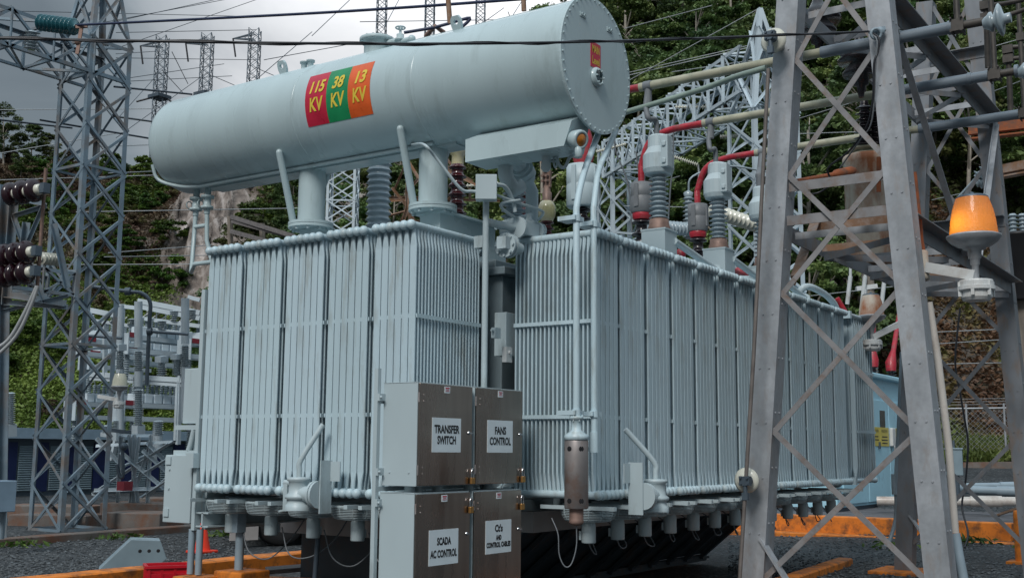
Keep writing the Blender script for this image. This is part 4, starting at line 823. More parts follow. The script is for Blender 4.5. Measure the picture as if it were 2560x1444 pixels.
# ------------------------------------------------------------------ foreground A-frame tower on the right
AX, CXX = 10.97, 16.5
def legA(z): return V(AX, 4.45 - .089*z, z)
def legB(z): return V(AX, 2.588 + .061*z, z)
def legC(z): return V(CXX, 4.47 - .078*z, z)
def legD(z): return V(CXX, 2.781 + .047*z, z)
GT = thing('steel_gantry_tower', 'heavy galvanised angle-steel tower with crossed braces filling the right foreground', 'tower', (13.5, 3.5, 0))
ZTOP = 8.2
G = M['galv']
def leg(f, x_out, w):
    b = MB(); p, q = f(-.05), f(ZTOP)
    b.ang(p, q, w, V(0,1,0), V(1,0,0), .018)
    for z in [k*.55 + .3 for k in range(14)]:
        for s in (.07, .17): b.lathe([(.011, 0), (.010, .008)], f(z) + V(-.001, s, 0), (-1,0,0), 6, smooth=False); b.lathe([(.011, 0), (.010, .008)], f(z+.1) + V(s-.01, -.001, 0), (0,-1,0), 6, smooth=False)
    return b.build('leg', G, GT)
leg(legA, 0, .235); leg(legB, 0, .235); G2 = M['galvshade']; G = G2; leg(legC, 0, .235); leg(legD, 0, .235); G = M['galv']
ZL = [.43, 1.86, 3.25, 4.46, 5.68, 6.9, 8.1]
for fa, fb, x in ((legA, legB, AX), (legC, legD, CXX)):
    for i in range(len(ZL)-1):
        a0, a1, b0, b1 = fa(ZL[i]), fa(ZL[i+1]), fb(ZL[i]), fb(ZL[i+1])
        for s, (p, q) in enumerate(((a1 + V(0,.03,0), b0 + V(0,.20,0)), (b1 + V(0,.20,0), a0 + V(0,.03,0)))):
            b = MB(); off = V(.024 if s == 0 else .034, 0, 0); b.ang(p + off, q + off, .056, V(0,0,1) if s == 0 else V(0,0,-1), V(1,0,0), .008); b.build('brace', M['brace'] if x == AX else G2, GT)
    b = MB(); b.bar(fa(.8) + V(.03,.06,0), fa(.8)+V(.03,.06,0)+V(0,-.5,-.75), .02, .12, (1,0,0)); b.build('foot_brace', G, GT)
# horizontal members between the legs of each frame
for zz in (4.40, 4.05):
    b = MB(); b.ang(legA(zz) + V(.05,0,0), legB(zz) + V(.05,.2,0), .10, V(0,0,-1), V(1,0,0), .012); b.build('cross_beam', M['brace'], GT)
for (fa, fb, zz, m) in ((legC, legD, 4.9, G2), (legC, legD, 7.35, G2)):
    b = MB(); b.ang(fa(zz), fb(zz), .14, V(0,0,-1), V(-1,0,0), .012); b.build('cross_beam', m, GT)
# long members tying the two frames, with lacing: an upper and a lower platform
def tie(z, w, lace, m2):
    ya, yb = legA(z).y, legB(z).y
    for y, s in ((ya+.04, 1), (yb+.16, -1), ):
        b = MB(); b.ang((AX+.02, y, z), (CXX, y, z), w, V(0,0,-1), V(0,s,0), .014); b.build('tie_beam', G2, GT)
    n = lace
    for k in range(n+1):
        x = AX + .35 + (CXX-AX-.5)*k/n; b = MB(); b.ang((x, ya+.02, z-.05), (x, yb+.15, z-.05), .075, V(1,0,0), V(0,0,-1), .01); b.build('platform_bar', m2 if k % 3 == 1 else G, GT)
        if k < n:
            x2 = AX + .35 + (CXX-AX-.5)*(k+1)/n; b = MB(); b.ang((x, ya if k % 2 else yb+.15, z-.16), (x2, yb+.15 if k % 2 else ya, z-.16), .07, V(1,0,0), V(0,0,-1), .008); b.build('platform_lacing', G2, GT)
tie(6.35, .17, 6, G2); tie(3.98, .16, 6, M['rusty'])
b = MB(); b.ang(at(2030, 548, X=12.6), at(2225, 527, X=12.6), .15, V(0,0,-1), V(1,0,0), .012); b.build('cross_beam', M['rusty'], GT)
b = MB(); b.ang(at(2028, 548, X=12.6), at(1975, 690, X=11.4), .12, V(1,0,0), V(0,-1,0), .012); b.build('knee_brace', M['rusty'], GT)
# knee braces from B towards D
for (z0_, z1_, x0_, x1_) in ((3.9, 6.3, AX+2.6, AX+.1), (4.0, 6.2, CXX-2.2, CXX)):
    b = MB(); b.ang((x0_, legB(z0_).y+.12, z0_), (x1_, legB(z1_).y+.12, z1_), .07, V(0,0,1), V(0,-1,0), .01); b.build('knee_brace', G, GT)
for (z0_, z1_, x0_, x1_) in ((.4, 3.9, AX+.2, AX+2.75), (3.9, .4, AX+2.75, CXX-.1), (1.9, 3.9, AX+.1, AX+1.2)):
    pass
# concrete footings
for f, lab in ((legA, 'orange-edged footing under the nearest left leg of the tower'), (legC, 'orange painted footing under the rear left leg of the tower')):
    p = f(0); b = MB(); b.b2((p.x-.35, p.y-.45, -.05), (p.x+.55, p.y+.5, .045)); tag(bevel(b.build('footing', M['okerb']), .015), lab, 'footing')
# rod on two white insulators at the near left leg
RDI = thing('operating_rod', 'long weathered switch rod held off the tower leg by two white disc insulators', 'rod', tuple(at(1852, 1444, X=10.62)[:2]) + (0,), None)
r0_, r1_ = at(1846, 1500, X=10.62), at(1921, 172, X=10.62)
b = MB(); b.tube([r0_, r0_*.55+r1_*.45+V(0,-.015,0), r1_], .020, 10); b.build('rod', M['rod'], RDI)
for (px, py, rr) in ((1936, 104, .135), (1869, 1200, .128)):
    p = at(px, py, X=10.80); b = MB(); b.lathe([(.035, .16), (.05, .10), (.055, .07), (rr*.8, .05), (rr, .03), (rr*.98, .01), (.06, -.02), (.05, -.17)], p, (-1, .0, 0), 32); b.build('disc_insulator', M['cream'], RDI)
    q = MB(); t = (p.z-r0_.z)/(r1_.z-r0_.z); c = r0_.lerp(r1_, t); q.box(c, (.06, .11, .09)); 
    for i in (-1, 1):
        for j in (-1, 1): q.lathe([(.013, 0), (.013, .02)], c + V(-.03, i*.035, j*.03), (-1,0,0), 6)
    q.lathe([(.05, 0), (.05, .05)], c + V(.03,0,0), (1,0,0), 14); q.box(c + V(0,0,-.15), (.05, .06, .07)); q.tube([c + V(0,0,-.03), c + V(0,0,-.14)], .024); q.build('rod_clamp', M['galvdark'], RDI)

# ------------------------------------------------------------------ lanterns
def lantern(label, p, armfrom, s, lens, glow=None, jbox=True, base_m='lampwhite', group='yard lanterns'):
    """p: middle of the lens"""
    o = thing('yard_lantern', label, 'lantern', p, group); p = Vector(p)
    b = MB(); b.lathe([(r*s, z*s) for r, z in ((.222, -.175), (.222, -.17), (.215, -.12), (.205, -.02), (.185, .08), (.15, .19))], p, n=40); b.build('lens', lens, o)
    b = MB(); b.lathe([(r*s, z*s) for r, z in ((.148, .185), (.150, .20), (.13, .215), (.03, .22), (.02, .25), (.0, .26))], p, n=32); b.build('cap', M['galvdark'], o)
    b = MB(); b.lathe([(r*s, z*s) for r, z in ((.225, -.165), (.25, -.175), (.25, -.188), (.215, -.235), (.155, -.275), (.105, -.29), (.105, -.305), (.065, -.31), (.06, -.39), (.045, -.40), (.045, -.45), (.032, -.46), (.032, -.60))], p, n=36); b.build('bowl', M['galv'] if base_m == 'lampwhite' else M[base_m], o)
    b = MB(); b.lathe([(r*s, z*s) for r, z in ((.10, -.60), (.15, -.605), (.155, -.62), (.155, -.66), (.17, -.665), (.17, -.70), (.14, -.71), (.14, -.77), (.12, -.80), (.03, -.81))], p, n=32, smooth=False)
    for k in range(6): b.box(p + V(math.cos(k*1.047)*.152*s, math.sin(k*1.047)*.152*s, -.69*s), (.03*s, .03*s, .14*s))
    b.build('ballast_housing', M['lampwhite'], o)
    if glow: b = MB(); b.lathe([(.0, -.16*s), (.045*s, -.15*s), (.05*s, .0*s), (.0, .04*s)], p + V(-.09*s,.06*s,-.01), n=14); b.build('lamp_bulb', glow, o)
    a = Vector(armfrom); e = p + V(0,0,-.56*s); b = MB(); b.bar(a, e, .09*s, .10*s); b.build('arm', M['lampwhite'], o)
    if jbox: b = MB(); b.lathe([(.115, -.15), (.125, -.14), (.125, -.10), (.118, -.09), (.118, .13), (.11, .14), (.0, .142)], a + (a-e).normalized()*.12, n=26); b.build('junction_pot', M['rusttank'], o)
    return o
lp = at(2432, 545, D=10.9); lantern('orange lit lantern on a white arm fixed to the big tower', lp, at(2318, 668, D=11.2), 1.0, M['lens'], M['filament'])
lp = at(300, 950, D=21.5); lantern('small pale-lensed lantern on the left tower', lp, at(247, 990, D=21.9), .66, M['lampglass'], None, False)
lp = at(2178, 765, D=17.5); lantern('rusted lantern with a broken lens seen through the big tower', lp, at(2255, 806, D=17.6), .86, M['rusttank'], None, False)

# bus pipes over the yard
SLV = (3.85, 3.75, 3.75)
for i, x in enumerate(BX):
    t = thing('bus_pipe', ('cream horizontal bus pipe, the highest of the three in the photo', 'cream horizontal bus pipe, the middle of the three', 'cream horizontal bus pipe, the lowest of the three')[i], 'pipe', (x, 3, BUSZ), 'horizontal bus pipes over the transformer')
    b = MB(); b.tube([(x, 6.04, BUSZ), (x, SLV[i], BUSZ)], .052, 12); b.build('bare_pipe', M['buspipe'], t)
    b = MB(); b.tube([(x, SLV[i], BUSZ), (x, 2.52, BUSZ)], .062, 12); b.lathe([(.072, 0), (.072, .04)], (x, 3.0-.3*i, BUSZ), (0,1,0), 12); b.lathe([(.072, 0), (.072, .04)], (x, 2.5-.3*i, BUSZ), (0,1,0), 12); b.build('pipe_sleeve', M['greypipe'], t)
    e = V(x, 2.45, BUSZ); b = MB(); b.tube([e + V(0,.25,0), e + V(0,-.25,0)], .045); b.box(e, (.12, .13, .12)); b.tube([e, e + V(0,0,1.9)], .032); b.box(e + V(0,0,1.0), (.09, .09, .10))
    for k in range(4): b.tube([e + V(-.09, -.05+.1*(k%2), -.07+.14*(k//2)), e + V(.09, -.05+.1*(k%2), -.07+.14*(k//2))], .010)
    b.build('pipe_clamp', M['fitting'], t)
    b = MB(); b.lathe([(.05, -.12), (.07, -.08), (.10, -.05), (.10, -.03), (.06, -.02), (.155, .03), (.165, .045), (.14, .06), (.05, .08), (.05, .14)], e + V(0,-.36,-.02), (0,-1,.05), 28); b.build('disc_insulator', M['porc'], t)
for (a, c_, r, m, nm, lab) in (((1560, 282), (1915, 170), .032, M['greenpipe'], 'thin_pipe', 'thin green-grey pipe slanting below the highest bus pipe'), ):
    b = MB(); b.tube(bez([at(*a, D=13.5), at(1740, 228, D=12.8), at(1840, 192, D=12.2), at(1880, 180, D=12), at(*c_, D=11.9)], 6), r, 10); tag(b.build(nm, m), lab, 'pipe')

# rusted instrument transformer on the platform
ITD = 14.6; p = at(2172, 480, D=ITD); top = at(2172, 388, D=ITD)
IT = thing('instrument_transformer', 'rust-streaked white cylindrical transformer with two dark bushings on the tower platform', 'transformer', (p.x, p.y, 4.02))
b = MB(); b.lathe([(.27, 4.02-p.z), (.30, 4.06-p.z), (.30, top.z-p.z-.12), (.315, top.z-p.z-.10), (.315, top.z-p.z-.03), (.30, top.z-p.z), (.0, top.z-p.z+.02)], p, n=40); b.build('tank', M['rusttank'], IT)
b = MB(); b.lathe([(.22, 0), (.22, .02), (.17, .03), (.17, .06), (.24, .065), (.24, .09), (.02, .09)], V(p.x, p.y, top.z+.01), n=24); b.build('lid', M['buspipe'], IT)
u = V(.25,-.97,0)
for k, (px, yb, yt) in enumerate(((2163, 368, 262), (2192, 366, 275))):
    q0, q1 = at(px, yb, D=ITD-.02), at(px-2, yt, D=ITD-.02); b = MB(); b.sheds(q0, q1, 7, .075, .15, 20, .76); b.lathe([(.05, 0), (.045, .08), (.03, .1), (.03, .3)], q1, n=12); b.build('bushing', M['dkbrown'], IT)
b = MB(); b.bar(at(2197, 392, D=14.2), at(2197, 480, D=14.2), .05, .03, (1,0,0)); b.build('earth_strap', M['rust'], IT)
# rusty conduit with caps along the platform
b = MB(); b.tube([at(1985, 455, D=12.2), at(2085, 437, D=12.6)], .03); b.lathe([(.02, 0), (.05, .04), (.055, .1), (.055, .3), (.03, .36)], at(2083, 437, D=12.6), at(2140, 425, D=12.8)-at(2083, 437, D=12.6), 12); tag(b.build('rusty_conduit', M['rust']), 'rusty orange conduit lying along the tower platform', 'conduit')
b = MB(); b.tube(bez([at(2283, 430, D=11.35), at(2288, 480, D=11.35), at(2297, 560, D=11.35), at(2300, 600, D=11.35), at(2308, 640, D=11.35)], 5), .035, 10); tag(b.build('rusty_conduit', M['rust']), 'rusty orange vertical conduit on the near tower leg above the grey pot', 'conduit')
b = MB(); b.tube([at(2322, 755, D=11.1), at(2345, 900, D=11.05), at(2372, 1120, D=11.0), at(2388, 1330, D=10.95)], .036, 12); tag(b.build('conduit_riser', M['pvc']), 'cream plastic conduit running up the near right tower leg', 'conduit')
b = MB(); b.tube([at(2388, 1332, D=10.95), at(2398, 1390, D=10.9), at(2412, 1460, D=10.8), at(2420, 1540, D=10.8)], .045, 12); tag(b.build('conduit_riser', M['conduit']), 'grey conduit foot below the cream conduit on the near right leg', 'conduit')
b = MB(); b.tube(bez([at(2255, 880, D=16.9), at(2246, 1080, D=16.9), at(2240, 1200, D=16.9), at(2240, 1290, D=16.9), at(2222, 1355, D=16.8), at(2210, 1366, D=16.6)], 5), .03, 10); b.lathe([(.05, 0), (.05, .3)], at(2238, 1235, D=16.9), n=12); tag(b.build('conduit_riser', M['conduit']), 'grey conduit with a coupling beside the rear left tower leg', 'conduit')
# insulators hanging behind leg A at the top, and by the pole
for (px, py, r, lab) in ((2045, 45, .26, 'dark bell insulator hanging behind the near left tower leg'), (2150, 150, .26, 'dark bell insulator stack right of the bus pipe joint')):
    p = at(px, py, D=13.2); b = MB(); b.lathe([(.03, .35), (.06, .2), (.10, .12), (r, .0), (r*.96, -.03), (.10, -.02), (r*.8, -.16), (r*.76, -.19), (.09, -.17), (.09, -.3), (.05, -.32), (.03, -.45)], p, n=28); tag(b.build('bell_insulator', M['dkbrown']), lab, 'insulator', 'dark bell insulators')

# ------------------------------------------------------------------ brown insulators at the left edge with their frame
LD = 18.5
FRM = thing('switch_structure', 'grey steel switch frame at the left edge carrying the brown insulators', 'frame', tuple(at(20, 1300, D=19).xy) + (0,))
def fbar(a, c, w, D0, D1=None, m=M['galvblue'], nm='frame_member'):
    b = MB(); b.ang(at(*a, D=D0), at(*c, D=D1 or D0), w, V(.56,-.83,0), V(-.83,-.56,0)); b.build(nm, m, FRM)
for a, c, w in (((8, 462), (-4, 1400), .14), ((32, 470), (10, 760), .12), ((32, 500), (110, 515), .08), ((35, 535), (115, 510), .07), ((30, 540), (110, 760), .07), ((110, 505), (60, 620), .06), ((62, 555), (52, 640), .1), ((0, 740), (165, 765), .10), ((0, 760), (170, 772), .08), ((0, 775), (170, 735), .06), ((130, 560), (165, 720), .09)):
    fbar(a, c, w, LD+.7)
b = MB(); b.tube([at(115, 420, D=LD), at(93, 720, D=LD)], .03); b.build('vertical_rod', M['copper'], FRM)
for i, (a, c) in enumerate((((22, 487), (105, 472)), ((8, 640), (85, 628)), ((6, 690), (82, 678)))):
    p, q = at(*a, D=LD), at(*c, D=LD-.25); st = (q-p)/3; o = thing('disc_insulator_stack', ('topmost brown three-disc insulator at the left edge', 'middle brown three-disc insulator at the left edge', 'lowest brown three-disc insulator at the left edge')[i], 'insulator', p, 'brown insulators at the left edge')
    for k in range(3):
        r = .195; b = MB(); b.lathe([(.07, -.02), (.12, .0), (r, .03), (r, .08), (r*.85, .12), (.09, .13)], p + st*k, q-p, 26); b.build('brown_disc', M['maroon'], o)
        b = MB(); b.lathe([(.085, .10), (.09, .12), (.085, st.length*.92), (.07, st.length*.95)], p + st*k, q-p, 20); b.build('white_neck', M['cream'], o)
    b = MB(); b.box(q + st*.25, (.12, .12, .16)); b.build('end_clamp', M['galvdark'], o)
a, c = at(98, 56, D=20.5), at(190, 68, D=20.2)
o = thing('insulator_string', 'teal glass insulator string across the top of the left tower', 'insulator', a); b = MB(); b.sheds(a, c, 9, .05, .155, 22); b.build('glass_discs', M['teal'], o); b = MB(); b.bar(c, c + RT*.2 + V(0,0,.02), .05, .06); b.bar(c + RT*.1, c + RT*.05 + V(0,0,-.5), .03, .06); b.ball(c+RT*.05+V(0,0,-.28), .06); b.build('yoke', M['copper'], o)
b = MB(); b.sheds(at(78, 125, D=21), at(82, 78, D=21), 6, .07, .14, 18); tag(b.build('post_insulator', M['porc']), 'grey post insulator inside the left truss arm', 'insulator')
p, q = at(100, 645, D=19), at(150, 650, D=19.4); b = MB(); b.sheds(p, q, 6, .05, .11, 16); tag(b.build('post_insulator', M['cream']), 'small white horizontal insulator right of the brown ones', 'insulator')
for k, pts in enumerate((((95, 715), (75, 770), (40, 840), (-20, 900)), ((92, 715), (62, 780), (20, 850), (-30, 880)))):
    b = MB(); b.tube(bez([at(*p, D=LD-.2) for p in pts], 5), .03, 8); tag(b.build('jumper_cable', M['palewire']), 'pale jumper cable drooping from the lowest brown insulator', 'cable', 'pale jumper cables by the brown insulators')
# ------------------------------------------------------------------ capacitor racks and posts, left background
def rack(p, n, label, D):
    p = Vector(p); o = thing('capacitor_rack', label, 'capacitor rack', p, 'capacitor racks'); L_ = n*.36 + .5
    for dz in (0, -.42):
        for dy in (0, .55):
            b = MB(); b.b2((p.x, p.y+dy, p.z+dz-.08), (p.x+L_, p.y+dy+.06, p.z+dz+.06)); b.build('rack_beam', M['galvfar'], o)
    b = MB(); b.b2((p.x-.03, p.y-.03, p.z-.55), (p.x, p.y+.62, p.z+.1)); b.build('end_plate', M['galvfar'], o)
    b = MB(); b.b2((p.x+.02, p.y-.012, p.z-.02), (p.x+.42, p.y-.001, p.z+.13)); b.build('red_placard', M['fadedred'], o)
    for k in range(n):
        x = p.x + .45 + k*.36; b = MB(); b.b2((x, p.y+.08, p.z+.065), (x+.30, p.y+.5, p.z+.36)); c = bevel(b.build('capacitor', M['capwhite'], o), .02)
        b = MB()
        for y in (.18, .40): b.sheds((x+.15, p.y+y, p.z+.36), (x+.15, p.y+y, p.z+.66), 5, .05, .085, 10)
        b.build('bushing', M['porc'], c)
        b = MB(); b.tube([(x+.15, p.y+.18, p.z+.66), (x+.42, p.y+.0, p.z+.92)], .016, 6); b.tube([(x+.15, p.y+.4, p.z+.66), (x-.1, p.y+.1, p.z+.86)], .016, 6); b.build('fuse', M['lampwhite'], c)
    for x in (p.x+.2, p.x+L_-.2): b = MB(); b.sheds((x, p.y+.3, p.z-1.3), (x, p.y+.3, p.z-.5), 11, .07, .12, 14); b.build('support_insulator', M['porc'], o)
    return o
rack(at(212, 850, D=37), 6, 'upper capacitor rack partly behind the left tower', 37)
rack(at(322, 840, D=35), 6, 'upper capacitor rack nearest the big transformer, with a red placard', 35)
rack(at(478, 855, D=35.5), 4, 'upper capacitor rack half hidden by the transformer end', 35)
rack(at(190, 1008, D=37), 6, 'lower capacitor rack partly behind the left tower', 37)
rack(at(312, 1010, D=35), 7, 'lower capacitor rack nearest the big transformer', 35)
rack(at(225, 884, D=40), 6, 'rear upper capacitor rack behind the two front ones', 40)
rack(at(318, 872, D=39), 6, 'rear capacitor rack just below the upper row', 39)
def tube_thing(name, pts, r, m, label, cat, group=None, n=8):
    b = MB(); b.tube(pts, r, n); return tag(b.build(name, m), label, cat, group)
# steel stand that carries the racks
ST = thing('rack_stand', 'steel stand of beams and posts carrying the capacitor racks', 'stand', tuple(at(340, 1200, D=36).xy) + (0,))
for a, c, w in (((305, 760), (300, 905), .16), ((462, 745), (455, 935), .16), ((300, 765), (345, 770), .12), ((345, 765), (500, 795), .16), ((345, 752), (500, 782), .16), ((225, 775), (300, 790), .16), ((350, 795), (500, 815), .12), ((230, 800), (470, 835), .1), ((225, 935), (460, 950), .16), ((225, 945), (460, 962), .12), ((470, 742), (500, 750), .12), ((446, 950), (440, 1100), .13), ((455, 820), (445, 1110), .13), ((262, 800), (262, 940), .12), ((390, 1050), (385, 1150), .14), ((300, 1050), (280, 1150), .14)):
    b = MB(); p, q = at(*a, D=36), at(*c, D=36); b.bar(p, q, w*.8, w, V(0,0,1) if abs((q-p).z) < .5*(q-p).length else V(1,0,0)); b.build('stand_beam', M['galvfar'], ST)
for px, y0, y1 in ((540-200+0, 0, 0),): pass
for px, yb, yt in ((436, 800, 775), (480, 795, 772), (330, 812, 796), (286, 805, 790), (405, 820, 800)):
    b = MB(); b.sheds(at(px, yb, D=36), at(px, yt, D=36), 5, .07, .16, 12); b.build('stand_insulator', M['porc'], ST)
# disconnector posts
DP = 27.0
def post(px, segs, label, w=.12, extra=()):
    o = thing('disconnector_post', label, 'post', tuple(at(px, segs[-1][1], D=DP).xy) + (0,), 'insulated posts before the capacitor racks')
    for a, c, kind in segs:
        b = MB(); p, q = at(px if not isinstance(a, tuple) else a[0], c if not isinstance(c, tuple) else c[1], D=DP), at(px, a if not isinstance(a, tuple) else a[1], D=DP)
        if kind == 'i': b.sheds(p, q, max(6, int((q-p).length/.045)), .075, .125, 16); b.build('insulator', M['porc'], o)
        elif kind == 'p': b.tube([p, q], w*.8, 10); b.build('post_pipe', M['galvfar'], o)
        else: b.bar(p, q, .22, .22, (1,0,0)); b.build('cap', M['galvfar'], o)
    return o
post(300, [(762, 860, 'p'), (860, 876, 'c'), (876, 920, 'i'), (920, 1080, 'p')], 'insulated post left of the bent pipe, behind the small lantern')
post(346, [(753, 868, 'p'), (875, 925, 'i'), (925, 965, 'p'), (972, 1062, 'i'), (1062, 1085, 'c')], 'insulated post with two insulator sections beside the bent pipe')
post(463, [(745, 860, 'p'), (862, 915, 'i'), (915, 1050, 'p')], 'insulated post just left of the transformer end')
post(404, [(890, 905, 'c'), (905, 938, 'i')], 'short insulator standing below the upper racks')
post(443, [(885, 898, 'c'), (898, 938, 'i')], 'short insulator left of the transformer end boxes')
post(293, [(1048, 1070, 'i'), (1070, 1100, 'c')], 'short insulator under the small lantern')
post(268, [(1062, 1080, 'i'), (1080, 1090, 'c')], 'squat insulator beside the left tower leg above the blue doors')
post(25, [(980, 1060, 'i'), (1060, 1090, 'c')], 'grey insulator post at the left edge')
post(8, [(1020, 1070, 'i')], 'shorter grey insulator post at the extreme left edge')
post(396, [(1050, 1085, 'i'), (1085, 1120, 'p')], 'insulator below the lower rack right of the switch')
b = MB(); b.tube(bez([at(225, 715, D=26), at(320, 728, D=26), at(355, 733, D=26), at(375, 755, D=26), at(374, 800, D=26), at(370, 880, D=26), at(367, 962, D=26)], 6), .045, 10); b.lathe([(.09, -.06), (.09, .06)], at(320, 728, D=26), RT, 10); b.lathe([(.09, -.05), (.09, .05)], at(374, 828, D=26), RT, 10); tag(b.build('bent_bus_pipe', M['galvdark']), 'dark bus pipe bent down in front of the capacitor racks', 'pipe')
tube_thing('bus_bar', [at(374, 828, D=26), at(470, 835, D=26)], .035, M['galvdark'], 'dark horizontal bus bar right of the bent pipe', 'pipe'); tube_thing('bus_bar', [at(212, 838, D=26), at(305, 845, D=26)], .035, M['galvdark'], 'dark horizontal bus bar left of the insulated posts', 'pipe')
# switch stand with lattice legs and red box
SW = thing('switch_stand', 'grey lattice switch stand with a small red box, left of the transformer', 'stand', tuple(at(340, 1270, Z=.1).xy) + (0,))
SD = 25.5
for a, c in (((300, 1085), (290, 1280)), ((320, 1085), (345, 1280)), ((375, 1085), (365, 1275)), ((345, 1090), (320, 1280)), ((333, 1085), (330, 1275)), ((300, 1092), (378, 1092)), ((375, 1100), (330, 1240)), ((420, 1105), (230, 1230)), ((430, 1100), (240, 1110)), ((425, 1190), (350, 1240)), ((240, 1095), (300, 1160)), ((365, 1105), (430, 1170)), ((230, 1230), (300, 1245)), ((432, 1100), (300, 1165)), ((430, 1135), (300, 1215)), ((430, 1175), (365, 1240)), ((355, 1125), (430, 1190)), ((300, 1130), (425, 1235)), ((235, 1228), (432, 1222))):
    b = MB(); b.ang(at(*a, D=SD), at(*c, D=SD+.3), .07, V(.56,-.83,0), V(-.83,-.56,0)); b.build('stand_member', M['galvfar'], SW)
b = MB(); p = at(312, 1214, D=SD-.2); b.box(p, (.24, .24, .2)); b.build('red_box', M['fadedred'], SW)
b = MB(); b.tube(bez([at(292, 1160, D=SD-.2), at(300, 1190, D=SD-.2), at(308, 1185, D=SD-.2), at(306, 1120, D=SD-.2)], 5), .04); b.ball(at(310, 1115, D=SD-.2), .09); b.bar(at(280, 1075, D=SD-.2), at(325, 1080, D=SD-.2), .1, .08); b.build('switch_mechanism', M['galvdark'], SW)
# left equipment box
b = MB(); a, c = at(-40, 1200, D=17.5), at(38, 1278, D=17.5); b.b2((min(a.x, c.x)-.0, min(a.y, c.y), c.z), (max(a.x, c.x), max(a.y, c.y), a.z)); tag(bevel(b.build('meter_box', M['fascia']), .01), 'blue-grey box on the left edge near the tower base', 'box')
tube_thing('conduit_riser', [at(8, 1278, D=17.6), at(2, 1345, D=17.6)], .05, M['conduit'], 'conduit below the blue-grey box at the left edge', 'conduit')
# enclosure building with blue doors
BL = thing('enclosure_building', 'low grey enclosure building with dark blue doors and louvres', 'building', tuple(at(240, 1236, D=40).xy) + (0,))
p0, p1 = at(-60, 1236, D=41), at(470, 1236, D=41); yb = at(200, 1236, D=40).y; x0b, x1b = at(-40, 1150, Y=yb).x, at(520, 1150, Y=yb).x
zr = at(240, 1098, Y=yb).z; zf = at(240, 1073, Y=yb).z
b = MB(); b.b2((x0b, yb, 0), (x1b, yb+3, zr)); b.build('wall', M['galvdark'], BL); b = MB(); b.b2((x0b-.1, yb-.25, zr), (x1b+.1, yb+3.1, zf)); b.build('roof_fascia', M['fascia'], BL)
n = 16; w = (x1b-x0b)/n
for k in range(n):
    x = x0b + w*k
    if k % 2: b = MB(); b.b2((x+.06*w, yb-.05, .15), (x+.94*w, yb-.003, zr-.12)); d = b.build('door', M['blue'], BL); b = MB(); b.b2((x+.12*w, yb-.09, .95), (x+.2*w, yb-.05, 1.05)); b.build('handle', M['can'], d)
    else:
        b = MB()
        for j in range(20): z = .2 + (zr-.4)*j/20; b.box((x+.5*w, yb-.03, z), (w*.86, .05, .05), (V(1,0,0), V(0,.8,.6), V(0,-.6,.8)))
        b.build('louvre', M['louvre'], BL)
# plinths
for i, (px0, px1, y0, y1, D, lab) in enumerate(((20, 215, 1285, 1312, 24, 'long rust-stained concrete plinth at the left tower foot'), (255, 400, 1280, 1312, 23.5, 'rust-stained concrete plinth under the switch stand, front one'), (250, 420, 1256, 1284, 25.5, 'rust-stained concrete plinth under the switch stand, rear one'), (330, 470, 1244, 1262, 27.5, 'low orange-brown plinth beside the transformer end'), (0, 215, 1262, 1280, 26.5, 'rear concrete plinth behind the left tower'))):
    a, c = at(px0, y0, D=D), at(px1, y0, D=D-.3); X = V(c.x-a.x, c.y-a.y, 0).normalized(); Y = V(-X.y, X.x, 0); l = (c-a).length; b = MB(); b.box(((a.x+c.x)/2 + Y.x*.5, (a.y+c.y)/2 + Y.y*.5, a.z/2-.05), (l, 1.0, a.z+.1), (X, Y, V(0,0,1))); tag(bevel(b.build('plinth', M['concrete']), .02), lab, 'plinth')
# concrete kerb, orange kerbs
def kerb(name, p, q, w, h, m, label, cat='kerb', structure=False):
    p = Vector(p); q = Vector(q); X = (q-p); X.z = 0; l = X.length; X.normalize(); Y = V(-X.y, X.x, 0); b = MB(); n = max(2, int(l/.6)); random.seed(len(label))
    for i in range(1):
        vs = []; 
        for k in range(n+1):
            c = p.lerp(q, k/n); j = random.uniform(-.006, .006)
            for dy, z in ((-w/2, -.1), (-w/2+j, h-.02), (-w/2+.02+j, h+j), (w/2-.02, h-j), (w/2, h-.02), (w/2, -.1)): vs.append(V(c.x, c.y, 0) + Y*dy + V(0,0,z))
        b.add(vs, [(6*k+j, 6*k+6+j, 6*k+7+j, 6*k+1+j) for k in range(n) for j in range(5)]); b.add(vs[:6], [(0,1,2,3,4,5)]); b.add(vs[-6:], [(5,4,3,2,1,0)])
    o = b.build(name, m)
    return tag(o, label, cat)
kerb('concrete_kerb', at(-120, 1352, Z=.13), at(560, 1305, Z=.13), .25, .13, M['concrete'], 'stained concrete kerb along the gravel on the left', 'kerb')
ka, kb_ = at(40, 1446, Z=.22), at(905, 1362, Z=.22); kerb('orange_kerb', ka, kb_, .28, .22, M['okerb'], 'orange painted kerb behind the left radiator bank')
b = MB()
for px in (487,): pass
for (px, py, X_, w, lab) in ((487, 1432, 8.0, .36, 'orange painted pedestal under the pair of grey posts'), (597, 1418, 8.3, .40, 'orange painted pedestal right of the red crate')):
    p = at(px, py, X=X_); b = MB(); b.b2((p.x-w/2, p.y-w/2-.05, -.05), (p.x+w/2, p.y+w/2-.05, p.z-.02)); tag(bevel(b.build('pedestal', M['okerb']), .015), lab, 'pedestal')
# pad in front with boards
a = at(655, 1428, D=12.5); b = MB(); c = at(930, 1415, D=12.2); b.bar(V(a.x, a.y, .12), V(c.x, c.y, .12), .3, .26); tag(bevel(b.build('orange_kerb', M['okerb']), .015), 'short orange kerb in the lower middle, under the grey board', 'kerb')
b = MB(); a = at(665, 1418, D=13.0); c = at(915, 1386, D=13.3); b.bar(V(a.x, a.y, .27), V(c.x, c.y, .34), .38, .05); tag(bevel(b.build('timber_board', M['wood']), .006), 'weathered grey board lying on the short orange kerb', 'board')
